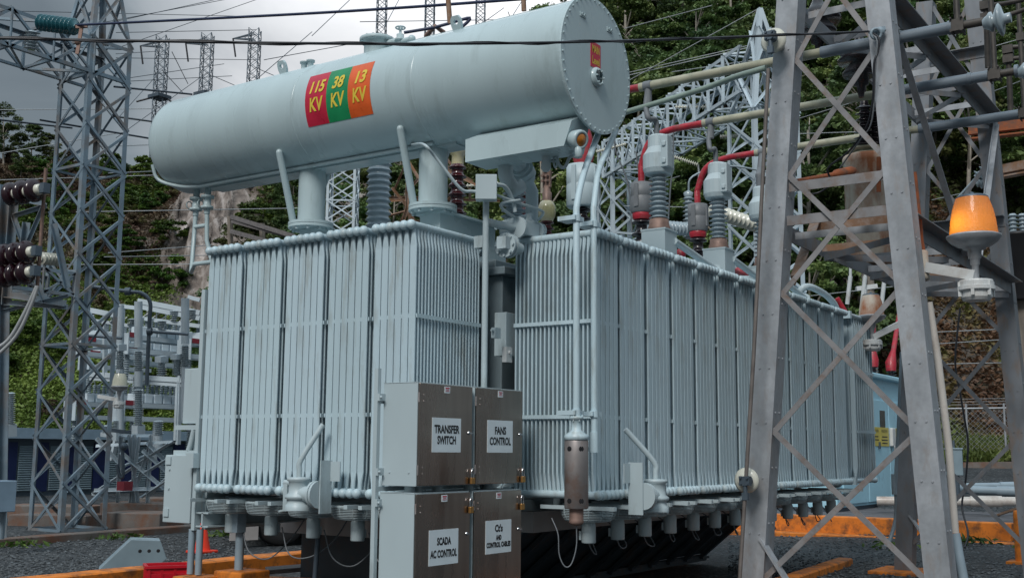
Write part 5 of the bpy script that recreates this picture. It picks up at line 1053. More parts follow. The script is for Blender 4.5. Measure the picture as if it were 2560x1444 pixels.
# red crate, cone, sloped box
p = at(418, 1425, D=12.9); cr_ = thing('plastic_crate', 'bright red plastic crate by the orange pedestal', 'crate', (p.x, p.y, 0)); X = V(.83,-.56,0); Y = V(.56,.83,0); b = MB(); zt_ = .33
for s in (-1, 1):
    for k in range(5):
        z = .04 + k*.065; b.box(V(p.x, p.y, z) + Y*s*.17, (.46, .012, .04), (X, Y, V(0,0,1))); b.box(V(p.x, p.y, z) + X*s*.23, (.012, .34, .04), (X, Y, V(0,0,1)))
    for t in (-.21, -.07, .07, .21): b.box(V(p.x, p.y, zt_/2) + Y*s*.175 + X*t, (.03, .02, zt_), (X, Y, V(0,0,1)))
    for t in (-.15, 0, .15): b.box(V(p.x, p.y, zt_/2) + X*s*.235 + Y*t, (.02, .03, zt_), (X, Y, V(0,0,1)))
b.box((p.x, p.y, .02), (.44, .32, .02), (X, Y, V(0,0,1))); b.build('crate_walls', M['crate'], cr_)
b = MB()
for s in (-1, 1): b.box(V(p.x, p.y, zt_) + Y*s*.18, (.50, .035, .03), (X, Y, V(0,0,1))); b.box(V(p.x, p.y, zt_) + X*s*.24, (.035, .32, .028), (X, Y, V(0,0,1)))
b.build('crate_rim', M['crate'], cr_)
p = at(505, 1377, Z=.02); cn = thing('traffic_cone', 'orange-red traffic cone standing on the gravel', 'cone', (p.x, p.y, 0)); b = MB(); b.box((p.x, p.y, .02), (.36, .36, .04)); bevel(b.build('cone_base', M['cone'], cn), .01); b = MB(); b.lathe([(.13, .04), (.125, .06), (.035, .52), (.03, .53), (.0, .53)], p*1 + V(0,0,-p.z), n=26); b.build('cone_body', M['cone'], cn)
p = at(332, 1418, Z=0.0); X = V(.80,-.60,0); Y = V(.60,.80,0); bx = MB(); q = V(p.x, p.y, 0)
pr = [(-.45, 0), (.30, 0), (.44, .13), (.34, .38), (-.05, .40)]
vs = [q + X*x + Y*y + V(0,0,z) for y in (-.2, .25) for x, z in pr]; bx.add(vs, [(0,1,2,3,4), (9,8,7,6,5)] + [(i, 5+i, 5+(i+1)%5, (i+1)%5) for i in range(5)])
sb = thing('cable_box', 'grey sloped sheet-metal box on the gravel behind the orange kerb', 'box', tuple(q)); bevel(bx.build('box_shell', M['louvre'], sb), .008)
b = MB()
for k in range(3): b.lathe([(.025, 0), (.0, .002)], q + X*(.08+.12*k) + Y*-.2 + V(0,0,.24), -Y, 12)
b.build('knockouts', M['black'], sb)
# parked truck beyond, glimpsed under the left bank
tp = at(700, 1365, Z=0.0); tr = thing('parked_truck', 'pale truck glimpsed under the left radiator bank', 'truck', (tp.x, tp.y, 0)); X = V(.93,-.37,0); Y = V(.37,.93,0)
def tb(x, y, z, sx, sy, sz, m, nm, bv=.02): b = MB(); b.box(tp + X*x + Y*y + V(0,0,z-tp.z), (sx, sy, sz), (X, Y, V(0,0,1))); return bevel(b.build(nm, M[m], tr), bv)
tb(1.5, 1.0, 1.35, 4.6, 1.9, .9, 'dull', 'body'); tb(2.8, 1.0, 2.0, 1.6, 1.8, .9, 'dull', 'cab'); tb(-.65, .0, .5, .50, .02, .75, 'dull', 'mud_flap', .004); tb(.62, .0, .5, .45, .02, .75, 'dull', 'mud_flap', .004); tb(-.3, .35, .62, .5, .5, .35, 'dull', 'tool_box'); tb(1.6, 1.0, .72, 4.2, .9, .22, 'galvdark', 'chassis')
for x in (0.05, 1.15, 2.7):
    for y in (.15, 1.75):
        b = MB(); b.lathe([(.30, -.13), (.42, -.13), (.46, -.09), (.46, .09), (.42, .13), (.30, .13)], tp + X*x + Y*y + V(0,0,.46), Y, 28); w = b.build('wheel', M['tyre'], tr); b = MB(); b.lathe([(.30, -.10), (.22, -.05), (.1, -.06), (.1, .06), (.22, .05), (.30, .10)], tp + X*x + Y*y + V(0,0,.46), Y, 20); b.build('rim', M['dull'], w)

# ------------------------------------------------------------------ right-hand yard
px_ = at(2085, 1345, Z=0).x
b = MB(); b.b2((px_+.3, 1.2, -.05), (px_+10, 9.5, .415)); tag(b.build('concrete_pad', M['slab']), None, None, kind='structure')
b = MB(); b.b2((px_, 4.25, -.05), (px_+.298, 12.0, .425)); tag(bevel(b.build('orange_kerb', M['okerb']), .02), 'tall orange painted edge of the switchgear pad', 'kerb')
b = MB(); b.b2((px_-.45, 4.1, -.05), (px_-.003, 12, .10)); tag(bevel(b.build('orange_kerb', M['okerb']), .015), 'low orange step below the tall orange pad edge', 'kerb')
b = MB(); b.b2((px_-.2, -3.5, -.05), (px_+.05, 4.0, .20)); tag(bevel(b.build('orange_kerb', M['okerb']), .015), 'orange kerb crossing the gravel at the lower right', 'kerb')
a, c = at(1900, 1462, Z=.1), at(2113, 1393, Z=.1); kerb('orange_kerb', a, c, .22, .10, M['okerb'], 'worn low orange kerb end between the tower legs')
p = at(2556, 1400, Z=0.05); b = MB(); b.lathe([(.10, 0), (.10, .75), (.09, .8), (.0, .82)], V(p.x, p.y, 0), n=18); b.b2((p.x-.2, p.y-.2, -.05), (p.x+.2, p.y+.2, .04)); tag(b.build('bollard', M['okerb']), 'orange bollard at the right edge', 'bollard')
# light blue switchgear
YS = 8.0; SX = [at(px, 1100, Y=YS).x for px in (2100, 2164, 2219, 2264, 2318)]; zt_ = at(2165, 929, Y=YS).z
sg = thing('switchgear_cabinet', 'light blue outdoor switchgear cabinet with yellow placards', 'cabinet', ((SX[0]+SX[-1])/2, YS+1, .415))
b = MB(); b.b2((SX[0]-.3, YS, .50), (SX[-1], YS+2.2, zt_-.12)); b.build('cabinet_body', M['ltblue'], sg); b = MB(); b.b2((SX[0]-.4, YS-.12, zt_-.12), (SX[-1]+.1, YS+2.3, zt_)); bevel(b.build('roof', M['ltblue'], sg), .03); b = MB(); b.b2((SX[0]-.3, YS+.05, .415), (SX[-1], YS+2.2, .499)); b.build('plinth', M['galvdark'], sg)
for i in range(4):
    x0_, x1_ = SX[i], SX[i+1]; b = MB(); b.b2((x0_+.025, YS-.045, .56), (x1_-.025, YS-.003, zt_-.62)); d = bevel(b.build('door', M['ltblue'], sg), .012)
    zp = at(2200, 1091, Y=YS).z; b = MB(); b.box((x0_+.12, YS-.09, zp), (.28, .09, .44)); b.bar((x0_+.10, YS-.12, zp-.2), (x0_+.22, YS-.12, zp-.40), .05, .06); bevel(b.build('handle', M['lampwhite'], d), .04)
    b = MB(); f = x1_-x0_-.12
    for k in range(2):
        xc = x0_ + .22 + (f-.16)*(.25+.5*k); b.m = 0; b.box((xc, YS-.052, zp), ((f-.2)/2, .008, .44)); b.m = 1; vs, fs = text_mesh('FEEDER', .09, fit=(f-.2)*.34); b.add([(xc+x, YS-.058, zp+.13+y) for x, y in vs], fs)
        for q in range(3 if k else 2): b.box((xc, YS-.057, zp+.0-.075*q), ((f-.2)*(.30+.05*(q % 2)), .002, .026))
    b.build('placard', [M['labelyel'], M['black']], d)
    b = MB(); b.box((x0_+f*.52, YS-.06, .9*zp), (.07, .05, .16)); b.build('latch', M['galvdark'], d)
    if i == 1: b = MB(); b.box((x0_ + f*.75, YS-.047, at(2206, 1047, Y=YS).z), (.42, .01, .40)); bevel(b.build('window', M['darkglass'], d), .05)
# red-sleeved bushings and pale posts above it
for i, (px, yb, yt) in enumerate(((2183, 925, 835), (2228, 935, 830), (2160, 920, 905))):
    p, q = at(px, yb, Y=8.6), at(px + (0, 14, 0)[i], yt, Y=8.6); o = thing('roof_bushing', ('red-sleeved bushing standing straight on the light blue cabinet', 'red-sleeved bushing leaning on the light blue cabinet', 'short red bushing at the left end of the light blue cabinet')[i], 'bushing', (p.x, p.y, zt_), 'red-sleeved bushings on the light blue cabinet'); b = MB(); b.sheds((p.x, p.y, zt_), (p.x, p.y, zt_+.32), 4, .07, .14, 14); b.build('porcelain', M['dkbrown'], o); b = MB(); s = V(p.x, p.y, zt_+.30); b.tube([s, s+V(0,0,.2), s + (q-s)*.4 + V(0,0,.1), q + (q-s)*(.9 if i < 2 else .2)], [.13, .15, .07, .06], 10); b.build('red_sleeve', M['redtape'], o)
tube_thing('red_lead', [at(2092, 745, D=22), at(2112, 778, D=22), at(2118, 800, D=22)], .055, M['redtape'], 'red-sleeved lead end rising behind the far radiator', 'cable')
# utility pole with dropouts
pt = at(2166, 600, D=31); up = thing('utility_pole', 'weathered wooden utility pole behind the tower with hanging fuses', 'pole', (pt.x, pt.y, 0)); b = MB(); b.tube([(pt.x, pt.y, 0), (pt.x, pt.y, at(2166, 480, D=31).z)], [.20, .15], 14); b.build('pole_shaft', M['woodpole'], up); b = MB(); b.bar(at(2115, 628, D=30.8), at(2240, 622, D=30.8), .12, .14); b.build('cross_arm', M['woodpole'], up); b = MB(); b.bar(at(2140, 722, D=30.7), at(2192, 715, D=30.7), .14, .12); b.bar(at(2165, 722, D=30.7), at(2165, 748, D=30.7), .1, .3, (1,0,0)); b.build('bracket', M['lampwhite'], up)
for px in (2128, 2165, 2214):
    b = MB(); a, c = at(px, 625, D=30.6), at(px-2, 662, D=30.6); b.sheds(c, a, 6, .04, .09, 12); b.tube([c, at(px-2, 690, D=30.6)], .04); b.tube([at(px-2, 690, D=30.6), at(px-10, 760, D=30.6)], .06); b.build('dropout_fuse', M['lampwhite'], up)
# white and grey pipes on the ground
for i, (a, c, D0, D1, r, m, lab) in enumerate((((2192, 1251), (2600, 1253), 24, 23, .095, 'pvc', 'thick cream pipe lying across the yard behind the tower'), ((2380, 1222), (2600, 1230), 27, 26, .10, 'conduit', 'grey pipe on the gravel, lower of two'), ((2380, 1215), (2600, 1212), 28, 28, .08, 'conduit', 'grey pipe on the gravel, upper of two'))):
    b = MB(); p, q = at(*a, D=D0), at(*c, D=D1); b.tube([p, q], r, 14); b.lathe([(r*1.2, -.3), (r*1.2, .3)], p.lerp(q, .68), q-p, 14); tag(b.build('ground_pipe', M[m]), lab, 'pipe', 'pipes lying on the right-hand gravel')
a, c = at(2395, 1322, Z=.02), at(2548, 1268, D=22); b = MB(); b.bar(V(a.x, a.y, .03), V(c.x, c.y, max(.03, c.z)), .05, .04); tag(b.build('steel_strip', M['rusty']), 'thin rusty strip lying on the right-hand gravel', 'strip')
# small grey box on a post
p = at(2386, 1155, D=26); o = thing('pedestal_box', 'small grey electrical box on a post at the right', 'box', (p.x, p.y, gz(p.x, p.y))); b = MB(); X = V(.2,-.98,0); Y = V(.98,.2,0); b.box(p, (.36, .3, .58), (X, Y, V(0,0,1))); b.box(p + V(0,0,.31), (.40, .34, .04), (X, Y, V(0,0,1))); bevel(b.build('box_body', M['louvre'], o), .01); b = MB(); b.b2((p.x-.08, p.y-.08, gz(p.x, p.y)-.2), (p.x+.08, p.y+.08, p.z-.29)); b.tube([p + V(-.02,.0,.3), p+V(0,0,.5)], .03); b.build('post', M['galvdark'], o)
# chain-link fence
FD = 36; a, c = at(2322, 1160, D=FD), at(2640, 1160, D=FD-1); fz = a.z; fn = thing('chain_link_fence', 'chain-link fence with pipe posts before the grassy bank', 'fence', (a.x, a.y, fz)); L_ = (c-a).length; X = (c-a).normalized(); H = at(2450, 1022, D=FD).z - fz
b = MB(); st = .16; n = int((L_+H)/st)
for k in range(n):
    for s in (1, -1):
        u0 = k*st - (H if s > 0 else 0); u1 = u0 + H*s if s > 0 else k*st - H; 
        if s > 0: z0_, z1_ = 0, H; x0_, x1_ = k*st-H, k*st
        else: z0_, z1_ = H, 0; x0_, x1_ = k*st-H, k*st
        if x0_ < 0: z0_ = z0_ + (z1_-z0_)*(-x0_)/(x1_-x0_); x0_ = 0
        if x1_ > L_: z1_ = z0_ + (z1_-z0_)*(L_-x0_)/(x1_-x0_); x1_ = L_
        if x1_ <= x0_: continue
        b.tube([a + X*x0_ + V(0,0,z0_), a + X*x1_ + V(0,0,z1_)], .006, 3, False)
b.build('wire_mesh', M['galv'], fn); b = MB(); b.tube([a + V(0,0,H), c + V(0,0,H)], .03); b.build('top_rail', M['galv'], fn)
for t in (.05, .32, .62, .92): b = MB(); b.tube([a + X*L_*t + V(0,0,-.8), a + X*L_*t + V(0,0,H+.15)], .035); b.build('fence_post', M['galv'], fn)
for k in range(3): b = MB(); b.tube([a + V(0,0,H+.12+.09*k), c + V(0,0,H+.12+.09*k)], .008, 4); b.build('barbed_wire', M['galv'], fn)
kerb_a, kerb_c = at(2405, 1163, D=FD-1.5), at(2640, 1160, D=FD-2.5); b = MB(); b.bar(kerb_a, kerb_c, .3, .2); tag(b.build('concrete_kerb', M['concrete']), 'brown concrete kerb below the chain-link fence', 'kerb')
# equipment seen between the right legs
for i, (px, py, w_, lab) in enumerate(((2545, 320, .20, 'rusty orange beam at the upper right edge'), (2555, 420, .16, 'rusty beam at the right edge, below the orange one'))):
    p, q = at(2425 if i == 0 else 2500, 325 if i == 0 else 425, D=21), at(2620, py-18, D=20); b = MB(); b.bar(p, q, .15, w_); b.bar(p + V(0,0,-w_*.9), q + V(0,0,-w_*.9), .2, .03); tag(b.build('rusty_beam', M['rust'] if i == 0 else M['rusty']), lab, 'beam')
p = at(2546, 640, D=19); o = thing('distribution_transformer', 'black distribution transformer with grey insulators at the right edge', 'transformer', (p.x, p.y, 3.5)); b = MB(); b.lathe([(.26, -.75), (.27, -.73), (.27, .33), (.29, .35), (.2, .40), (.0, .42)], p, n=26); b.build('tank', M['black'], o); b = MB()
for s in (-.06, .10): b.sheds(p + RT*s + V(0,0,.38), p + RT*s + V(0,0,.72), 5, .05, .09, 12)
b.build('bushing', M['porc'], o); b = MB(); b.b2((p.x-.05, p.y-.05, gz(p.x, p.y)), (p.x+.1, p.y+.1, p.z-.7)); b.build('post', M['woodpole'], o)
for (px, y0, y1, lab) in ((2455, 0, 140, 'vertical'), ): pass
p = at(2470, 5, D=13.5); o = thing('vertical_bus', 'dark vertical bus pipe with clamps at the upper right', 'pipe', tuple(p)); b = MB(); b.tube([at(2463, -60, D=13.6), at(2470, 170, D=13.6)], .035); b.build('pipe', M['fitting'], o); b = MB(); b.box(at(2466, 45, D=13.6), (.10, .12, .10)); b.box(at(2464, 15, D=13.6), (.10, .12, .10)); b.tube(bez([at(2466, 45, D=13.6), at(2520, 38, D=13.4), at(2600, 10, D=13.2)], 4), .03); b.tube(bez([at(2464, 15, D=13.6), at(2520, 8, D=13.4), at(2600, -10, D=13.2)], 4), .03); b.build('clamps', M['fitting'], o)
p = at(2520, 150, D=16.5); o = thing('vertical_bus', 'dark vertical bus pipe with clamps at the right edge below the first', 'pipe', tuple(p)); b = MB(); b.tube([at(2520, 120, D=16.6), at(2527, 285, D=16.6)], .04); b.build('pipe', M['fitting'], o); b = MB(); b.box(at(2520, 125, D=16.6), (.12, .14, .12)); b.box(at(2521, 148, D=16.6), (.12, .14, .12)); b.tube([at(2520, 120, D=16.6), at(2600, 112, D=16.4)], .035); b.tube([at(2521, 148, D=16.6), at(2600, 140, D=16.4)], .035); b.build('clamps', M['fitting'], o)
for (px, py, s, lab) in ((2440, 445, .5, 'small white insulator cluster right of the tower brace'),):
    p = at(px, py, D=17); b = MB(); b.sheds(p, p + V(.05,-.3,.25), 4, .05, .10, 12); b.sheds(p + V(0,0,-.1), p + V(.1,-.35,.05), 4, .05, .1, 12); b.tube([p, p+V(0,.3,-.3)], .02); tag(b.build('strain_insulator', M['porc']), lab, 'insulator')
# ------------------------------------------------------------------ conductors
def wire(pts, r, m, label, group, sag=0.0, n=5, name='overhead_wire', cat='wire'):
    P_ = [at(x, y, D=D) for x, y, D in pts]
    if sag and len(P_) == 2:
        P_ = [P_[0].lerp(P_[1], k/8) - V(0,0,sag*4*(k/8)*(1-k/8)) for k in range(9)]
    b = MB(); b.tube(bez(P_, n) if len(P_) > 2 else P_, r, 5, False); return tag(b.build(name, m), label, cat, group)
b = MB(); P_ = bez([at(x, y, D=D) for x, y, D in ((-60, 95, 8.2), (310, 102, 8.3), (700, 108, 8.4), (1000, 110, 8.6), (1290, 108, 8.9), (1500, 104, 9.3), (1700, 98, 9.9), (1935, 89, 10.6), (2172, 79, 11.25))], 8)
b.tube(P_, .011, 6, False)
P2 = [p + V(0,0,.013*math.sin(i*.7)) + V(0,.013*math.cos(i*.7),0) for i, p in enumerate(P_)]; b.tube(P2, .007, 5, False)
tag(b.build('messenger_cable', M['cable']), 'thick black twisted cable strung right across in front of the cylinder', 'cable')
b = MB(); b.tube(bez([at(x, y, D=D) for x, y, D in ((192, 63, 20.2), (700, 38, 18), (1000, 20, 16.8), (1320, -3, 15.5))], 6), .022, 6, False); tag(b.build('blue_cable', M['bluecable']), 'dark blue cable from the teal insulator string over the cylinder', 'cable')
b = MB(); b.ball(at(2200, 80, D=11.2), .05); b.bar(at(2180, 80, D=11.2), at(2212, 72, D=11.2), .05, .04); b.ring(at(2190, 85, D=11.15), .05, .015, FW, 12); tag(b.build('cable_clamp', M['conduit']), 'grey dead-end clamp where the black cable meets the tower leg', 'clamp')
wire([(2172, 79, 11.2), (2197, 95, 11.1), (2195, 130, 11.1), (2185, 160, 11.1), (2182, 250, 11.15), (2165, 320, 11.3), (2120, 380, 11.6), (2070, 420, 12), (2078, 455, 12.1), (2050, 480, 12.2), (2010, 488, 12.2)], .011, M['cable'], 'black cable looping down behind the tower braces', None, name='drop_cable', cat='cable')
wire([(2172, 82, 11.2), (2192, 100, 11.1), (2190, 150, 11.1), (2180, 300, 11.2), (2150, 350, 11.4), (2100, 420, 11.8)], .008, M['greycable'], 'thin grey cable beside the looping black one', None, name='drop_cable', cat='cable')
wire([(2400, 770, 20), (2388, 900, 20), (2400, 980, 20), (2412, 1050, 20), (2420, 1110, 20), (2414, 1200, 20), (2405, 1265, 20), (2420, 1330, 19.6), (2412, 1368, 19.4)], .018, M['cable'], 'black hanging cable with kinks at the right', None, name='drop_cable', cat='cable')
GW = 'thin wires behind the left tower'; GS = 'thin wires across the sky'; GF = 'thin wires before the forest'
for (a, c) in (((285, 217), (480, 236)), ((285, 291), (380, 304)), ((100, 300), (385, 348)), ((0, 300), (180, 320))): wire([(*a, 24), (*c, 26)], .022, M['wire'], 'dark wire running from the left tower towards the cylinder', 'dark wires from the left tower')
for (a, c) in (((-20, 275), (390, 272)), ((190, 530), (770, 520)), ((270, 632), (530, 612)), ((260, 642), (530, 638)), ((-10, 662), (530, 660)), ((270, 433), (390, 428)), ((0, 450), (390, 438)), ((-10, 385), (310, 330)), ((290, 365), (380, 362))): wire([(*a, 27), (*c, 29)], .011, M['palewire'], 'thin pale wire crossing before the left hillside', 'thin pale wires before the left hillside')
for (a, c) in (((-20, 27), (640, 42)), ((230, 62), (570, -2)), ((235, 66), (545, -2)), ((300, 118), (645, -2)), ((290, 82), (640, 75)), ((290, 145), (640, 150)), ((290, 135), (400, 128)), ((290, 200), (560, 160)), ((290, 205), (580, 190)), ((300, 290), (400, 180)), ((290, 345), (520, 180)), ((640, 200), (780, 80)), ((430, 130), (470, 210)), ((660, 150), (960, 95)), ((900, 55), (1240, 50)), ((1270, 30), (1290, 80)), ((780, 90), (880, -5)), ((960, 70), (1000, -5)), ((1250, 90), (1310, -5)), ((1120, 120), (1260, 20)), ((640, 170), (710, 200)), ((520, 185), (590, 215)), ((405, 175), (460, 235))): wire([(*a, 100), (*c, 112)], .035 if a[0] > 300 else .03, M['wire'], 'hair-thin dark wire crossing the grey sky', GS)
for (a, c) in (((1560, 72), (1780, 14)), ((1565, 190), (1990, 92)), ((1560, 208), (1900, 20)), ((1570, 182), (1890, 110)), ((1680, 180), (1890, 150)), ((1990, 470), (2180, 400)), ((1985, 300), (2160, 248)), ((1985, 335), (2140, 330)), ((2260, 180), (2560, 95)), ((2330, 830), (2560, 820)), ((2330, 860), (2560, 845)), ((2330, 910), (2560, 905)), ((2000, 590), (2120, 555)), ((2330, 500), (2420, 480)), ((2020, 740), (2330, 705)), ((1600, 470), (1700, 440)), ((1560, 515), (1850, 520)), ((2480, 230), (2560, 200))): wire([(*a, 34), (*c, 32)], .013, M['palewire'], 'thin wire crossing before the dark forest', GF)
wire([(1880, 270, 33), (1780, 325, 33), (1760, 335, 33)], .02, M['palewire'], 'pale wire slanting from the gantry to the hanging insulator', None)
# strain insulators at the far gantry
for i, (a, c, lab) in enumerate((((1685, 392), (1745, 412), 'white insulator string hanging left of the gantry column'), ((1800, 342), (1845, 340), 'white insulator string under the gantry truss at right'), ((1688, 268), (1775, 268), 'pale insulator string along the top of the gantry truss'), ((1490, 380), (1565, 360), 'pale insulator string at the left end of the gantry truss'), ((1165, 465), (1265, 458), 'pale insulator string seen below the relay box'))):
    b = MB(); b.sheds(at(*a, D=33), at(*c, D=33), 12, .03, .075, 10); tag(b.build('strain_insulator', M['cream']), lab, 'insulator', 'pale strain insulators at the gantry')
wire([(1745, 412, 33), (1747, 440, 33), (1742, 500, 33)], .03, M['palewire'], 'pale drop wire below the hanging insulator', None)
for k, (pts) in enumerate((((1535, 320), (1540, 380), (1570, 460), (1580, 580)), ((1685, 290), (1682, 400), (1676, 470), (1670, 560)), ((1590, 380), (1600, 460), (1610, 540)))): wire([(x, y, 22) for x, y in pts], .016, M['greycable'], 'grey drop lead hanging behind the red-sleeved bushings', 'grey drop leads behind the bushings')
for (px, y0, y1, px2, lab) in ((1125, 60, -20, 1119, 'brown rod rising from the cylinder top near the lifting eye'), (1310, 28, -20, 1308, 'brown rod rising above the cylinder at right')): tube_thing('rod', [at(px, y0, D=14), at(px2, y1, D=14)], .032, M['rusty'], lab, 'rod')
tube_thing('pipe_rod', bez([at(1010, 82, D=14), at(1090, 68, D=14), at(1168, 46, D=14), at(1172, 52, D=14), at(1155, 68, D=14)], 3), .02, M['bluecable'], 'thin blue rod frame beyond the cylinder top', 'rod'); tube_thing('rod_bracket', [at(1065, 90, D=14.2), at(1088, 66, D=14), at(1110, 82, D=14.1)], .03, M['copper'], 'small brown bracket beyond the cylinder top', 'bracket')
# old wooden rails beyond the far end
o = thing('timber_rail', 'weathered timber rail fence on the hillside below the cylinder end', 'fence', tuple(at(576, 600, D=34)))
for a, c in (((575, 540), (578, 680)), ((655, 558), (657, 640))): b = MB(); b.bar(at(*a, D=34), at(*c, D=34), .12, .12, (1,0,0)); b.build('rail_post', M['woodpole'], o)
for a, c in (((578, 542), (740, 592)), ((578, 578), (700, 612)), ((580, 552), (760, 600))): b = MB(); b.bar(at(*a, D=33.9), at(*c, D=33), .1, .13); b.build('rail', M['wood'], o)

# ------------------------------------------------------------------ hillside
def interp(x, T):
    if x <= T[0][0]: return T[0][1]
    for (a, u), (c, v) in zip(T, T[1:]):
        if x <= c: return u + (v-u)*(x-a)/(c-a)
    return T[-1][1]
SKYL = [(-900, 380), (0, 372), (120, 385), (230, 400), (330, 415), (385, 400), (450, 350), (700, 240), (1000, 150), (1370, 45), (1550, -160), (2000, -260), (2350, -120), (2500, 60), (2700, 80), (3600, 0)]
TOE = [(-900, 47), (500, 47), (900, 44), (1400, 44), (1800, 42), (2300, 38), (2560, 38), (3600, 40)]
CRST = [(-900, 78), (300, 78), (450, 82), (1000, 88), (1400, 92), (2600, 92), (3600, 92)]
def hz_noise(x, y):
    return math.sin(x*.21+1.3)*math.cos(y*.17) + .5*math.sin(x*.53+y*.31) + .3*math.cos(x*.9-y*.77)
def rockness(px, t):
    a = math.exp(-((px-500)/110)**2)*math.exp(-((t-.47)/.13)**2) + .8*math.exp(-((px-1720)/110)**2)*math.exp(-((t-.50)/.08)**2) + .5*math.exp(-((px-840)/120)**2)*math.exp(-((t-.45)/.12)**2)
    return min(1, a*1.5)
def hill_pt(px, t):
    """t: 0 toe .. 1 crest .. 1.4 behind"""
    h = hor(px); d = ray(px, h); d.z = 0; k = interp(px, TOE) + (interp(px, CRST)-interp(px, TOE))*t; p = EYE + d*k
    zc = CZ + (h - interp(px, SKYL))/FPX*interp(px, CRST)
    cl = math.exp(-((px-520)/170)**2)              # cliff below the cylinder's far end
    s = t**.85 if t <= 1 else 1 - (t-1)*.35
    step = 1/(1+math.exp(-(t-.42)*18)); s = s*(1-.55*cl) + .55*cl*(step*.75 + s*.25)
    z = .1 + (zc-.1)*s + hz_noise(p.x, p.y)*.45*min(1, t*3)
    rk = rockness(px, t)
    if rk > .05: z += rk*(.9*math.sin(p.x*1.9+math.sin(p.y*1.3)*2)*math.cos(p.y*2.3) + .5*math.sin(p.x*4.7+p.y*3.1)); p = p - d*rk*(.9*math.sin(p.z*0+px*.09+t*40)*math.cos(px*.05-t*23))
    return V(p.x, p.y, z)
pxs = [-900 + 4500*i/300 for i in range(301)]; ts = [-.08] + [1.5*j/90 for j in range(91)]
vs = [hill_pt(x, t) if t >= 0 else hill_pt(x, 0) + V(0,0,-1.5) for t in ts for x in pxs]; nx = len(pxs)
b = MB(); b.add(vs, [(j*nx+i, j*nx+i+1, (j+1)*nx+i+1, (j+1)*nx+i) for j in range(len(ts)-1) for i in range(nx-1)], True)
hm = bpy.data.materials.new('hillside_soil'); hm.use_nodes = True; t_ = hm.node_tree; N_ = t_.nodes; bs = N_['Principled BSDF']; bs.inputs['Roughness'].default_value = .95
tc2 = N_.new('ShaderNodeTexCoord'); nn = N_.new('ShaderNodeTexNoise'); nn.inputs['Scale'].default_value = .22; nn.inputs['Detail'].default_value = 9; nn.inputs['Roughness'].default_value = .68; t_.links.new(tc2.outputs['Object'], nn.inputs['Vector'])
rr = N_.new('ShaderNodeValToRGB'); e = rr.color_ramp.elements; e[0].position = .35; e[0].color = (.03, .045, .02, 1); e[1].position = .72; e[1].color = (.22, .20, .18, 1); k = e.new(.50); k.color = (.055, .040, .026, 1); k = e.new(.58); k.color = (.10, .085, .07, 1)
t_.links.new(nn.outputs[0], rr.inputs[0])
at_ = N_.new('ShaderNodeVertexColor'); at_.layer_name = 'rock'; mxr = N_.new('ShaderNodeMix'); mxr.data_type = 'RGBA'; sepn = N_.new('ShaderNodeSeparateColor')
n5 = N_.new('ShaderNodeTexNoise'); n5.inputs['Scale'].default_value = 1.1; n5.inputs['Detail'].default_value = 8; t_.links.new(tc2.outputs['Object'], n5.inputs['Vector']); r5 = N_.new('ShaderNodeValToRGB'); e = r5.color_ramp.elements; e[0].position = .3; e[0].color = (.05, .042, .038, 1); e[1].position = .68; e[1].color = (.50, .46, .44, 1); k = e.new(.5); k.color = (.24, .205, .185, 1)
t_.links.new(n5.outputs[0], r5.inputs[0]); t_.links.new(at_.outputs[0], sepn.inputs[0]); t_.links.new(sepn.outputs[0], mxr.inputs[0]); t_.links.new(rr.outputs[0], mxr.inputs[6]); t_.links.new(r5.outputs[0], mxr.inputs[7]); t_.links.new(mxr.outputs[2], bs.inputs['Base Color'])
bp = N_.new('ShaderNodeBump'); bp.inputs['Strength'].default_value = 1; bp.inputs['Distance'].default_value = .5; t_.links.new(n5.outputs[0], bp.inputs['Height']); t_.links.new(bp.outputs[0], bs.inputs['Normal'])
ho = b.build('hillside', hm, origin=(0,0,0)); ho['kind'] = 'structure'
ca = ho.data.color_attributes.new('rock', 'FLOAT_COLOR', 'POINT')
for i, (t, x) in enumerate([(t, x) for t in ts for x in pxs]): v = rockness(x, t); ca.data[i].color = (v, v, v, 1)

# ------------------------------------------------------------------ foliage
rng = np.random.default_rng(11)
def leaf_mesh(name, C, size, m, up=.5, elong=1.5):
    """one folded two-triangle leaf spray at every point of C"""
    n = len(C); N3 = rng.normal(size=(n,3)); N3[:,2] = np.abs(N3[:,2])+up; N3 /= np.linalg.norm(N3, axis=1)[:,None]
    T = np.cross(N3, rng.normal(size=(n,3))); T /= np.linalg.norm(T, axis=1)[:,None]; B_ = np.cross(N3, T)
    s = (size*rng.uniform(.55, 1.35, n))[:,None]
    q = np.stack([C - T*s*elong*.5, C - B_*s*.42 + N3*s*.12, C + T*s*elong*.5, C + B_*s*.42 + N3*s*.12], 1).reshape(-1,3)
    me = bpy.data.meshes.new(name); me.vertices.add(4*n); me.vertices.foreach_set('co', q.ravel()); me.loops.add(4*n); me.loops.foreach_set('vertex_index', np.arange(4*n, dtype=np.int32))
    me.polygons.add(n); me.polygons.foreach_set('loop_start', np.arange(0, 4*n, 4, dtype=np.int32)); me.materials.append(m); me.update(calc_edges=True); me.validate(); return me
def crown_pts(H, R, z0, nclump, nleaf, flat=.7):
    out = []
    for k in range(nclump):
        u = rng.uniform(0, 1); a = rng.uniform(0, 6.283); prof = math.sin(math.pi*min(1, .12+.86*u))**.6; r = R*prof*math.sqrt(rng.uniform(.25, 1.0))
        c = np.array([r*math.cos(a), r*math.sin(a), z0 + (H-z0)*u]); rc = R*rng.uniform(.20, .40); n = int(nleaf*rng.uniform(.6, 1.4))
        d = rng.normal(size=(n,3)); d /= np.linalg.norm(d, axis=1)[:,None]; d[:,2] = np.where(d[:,2] < -.2, -d[:,2]*.5, d[:,2]); out.append(c + d*rc*np.array([1,1,flat])*rng.uniform(.55, 1.05, n)[:,None])
    return np.concatenate(out)
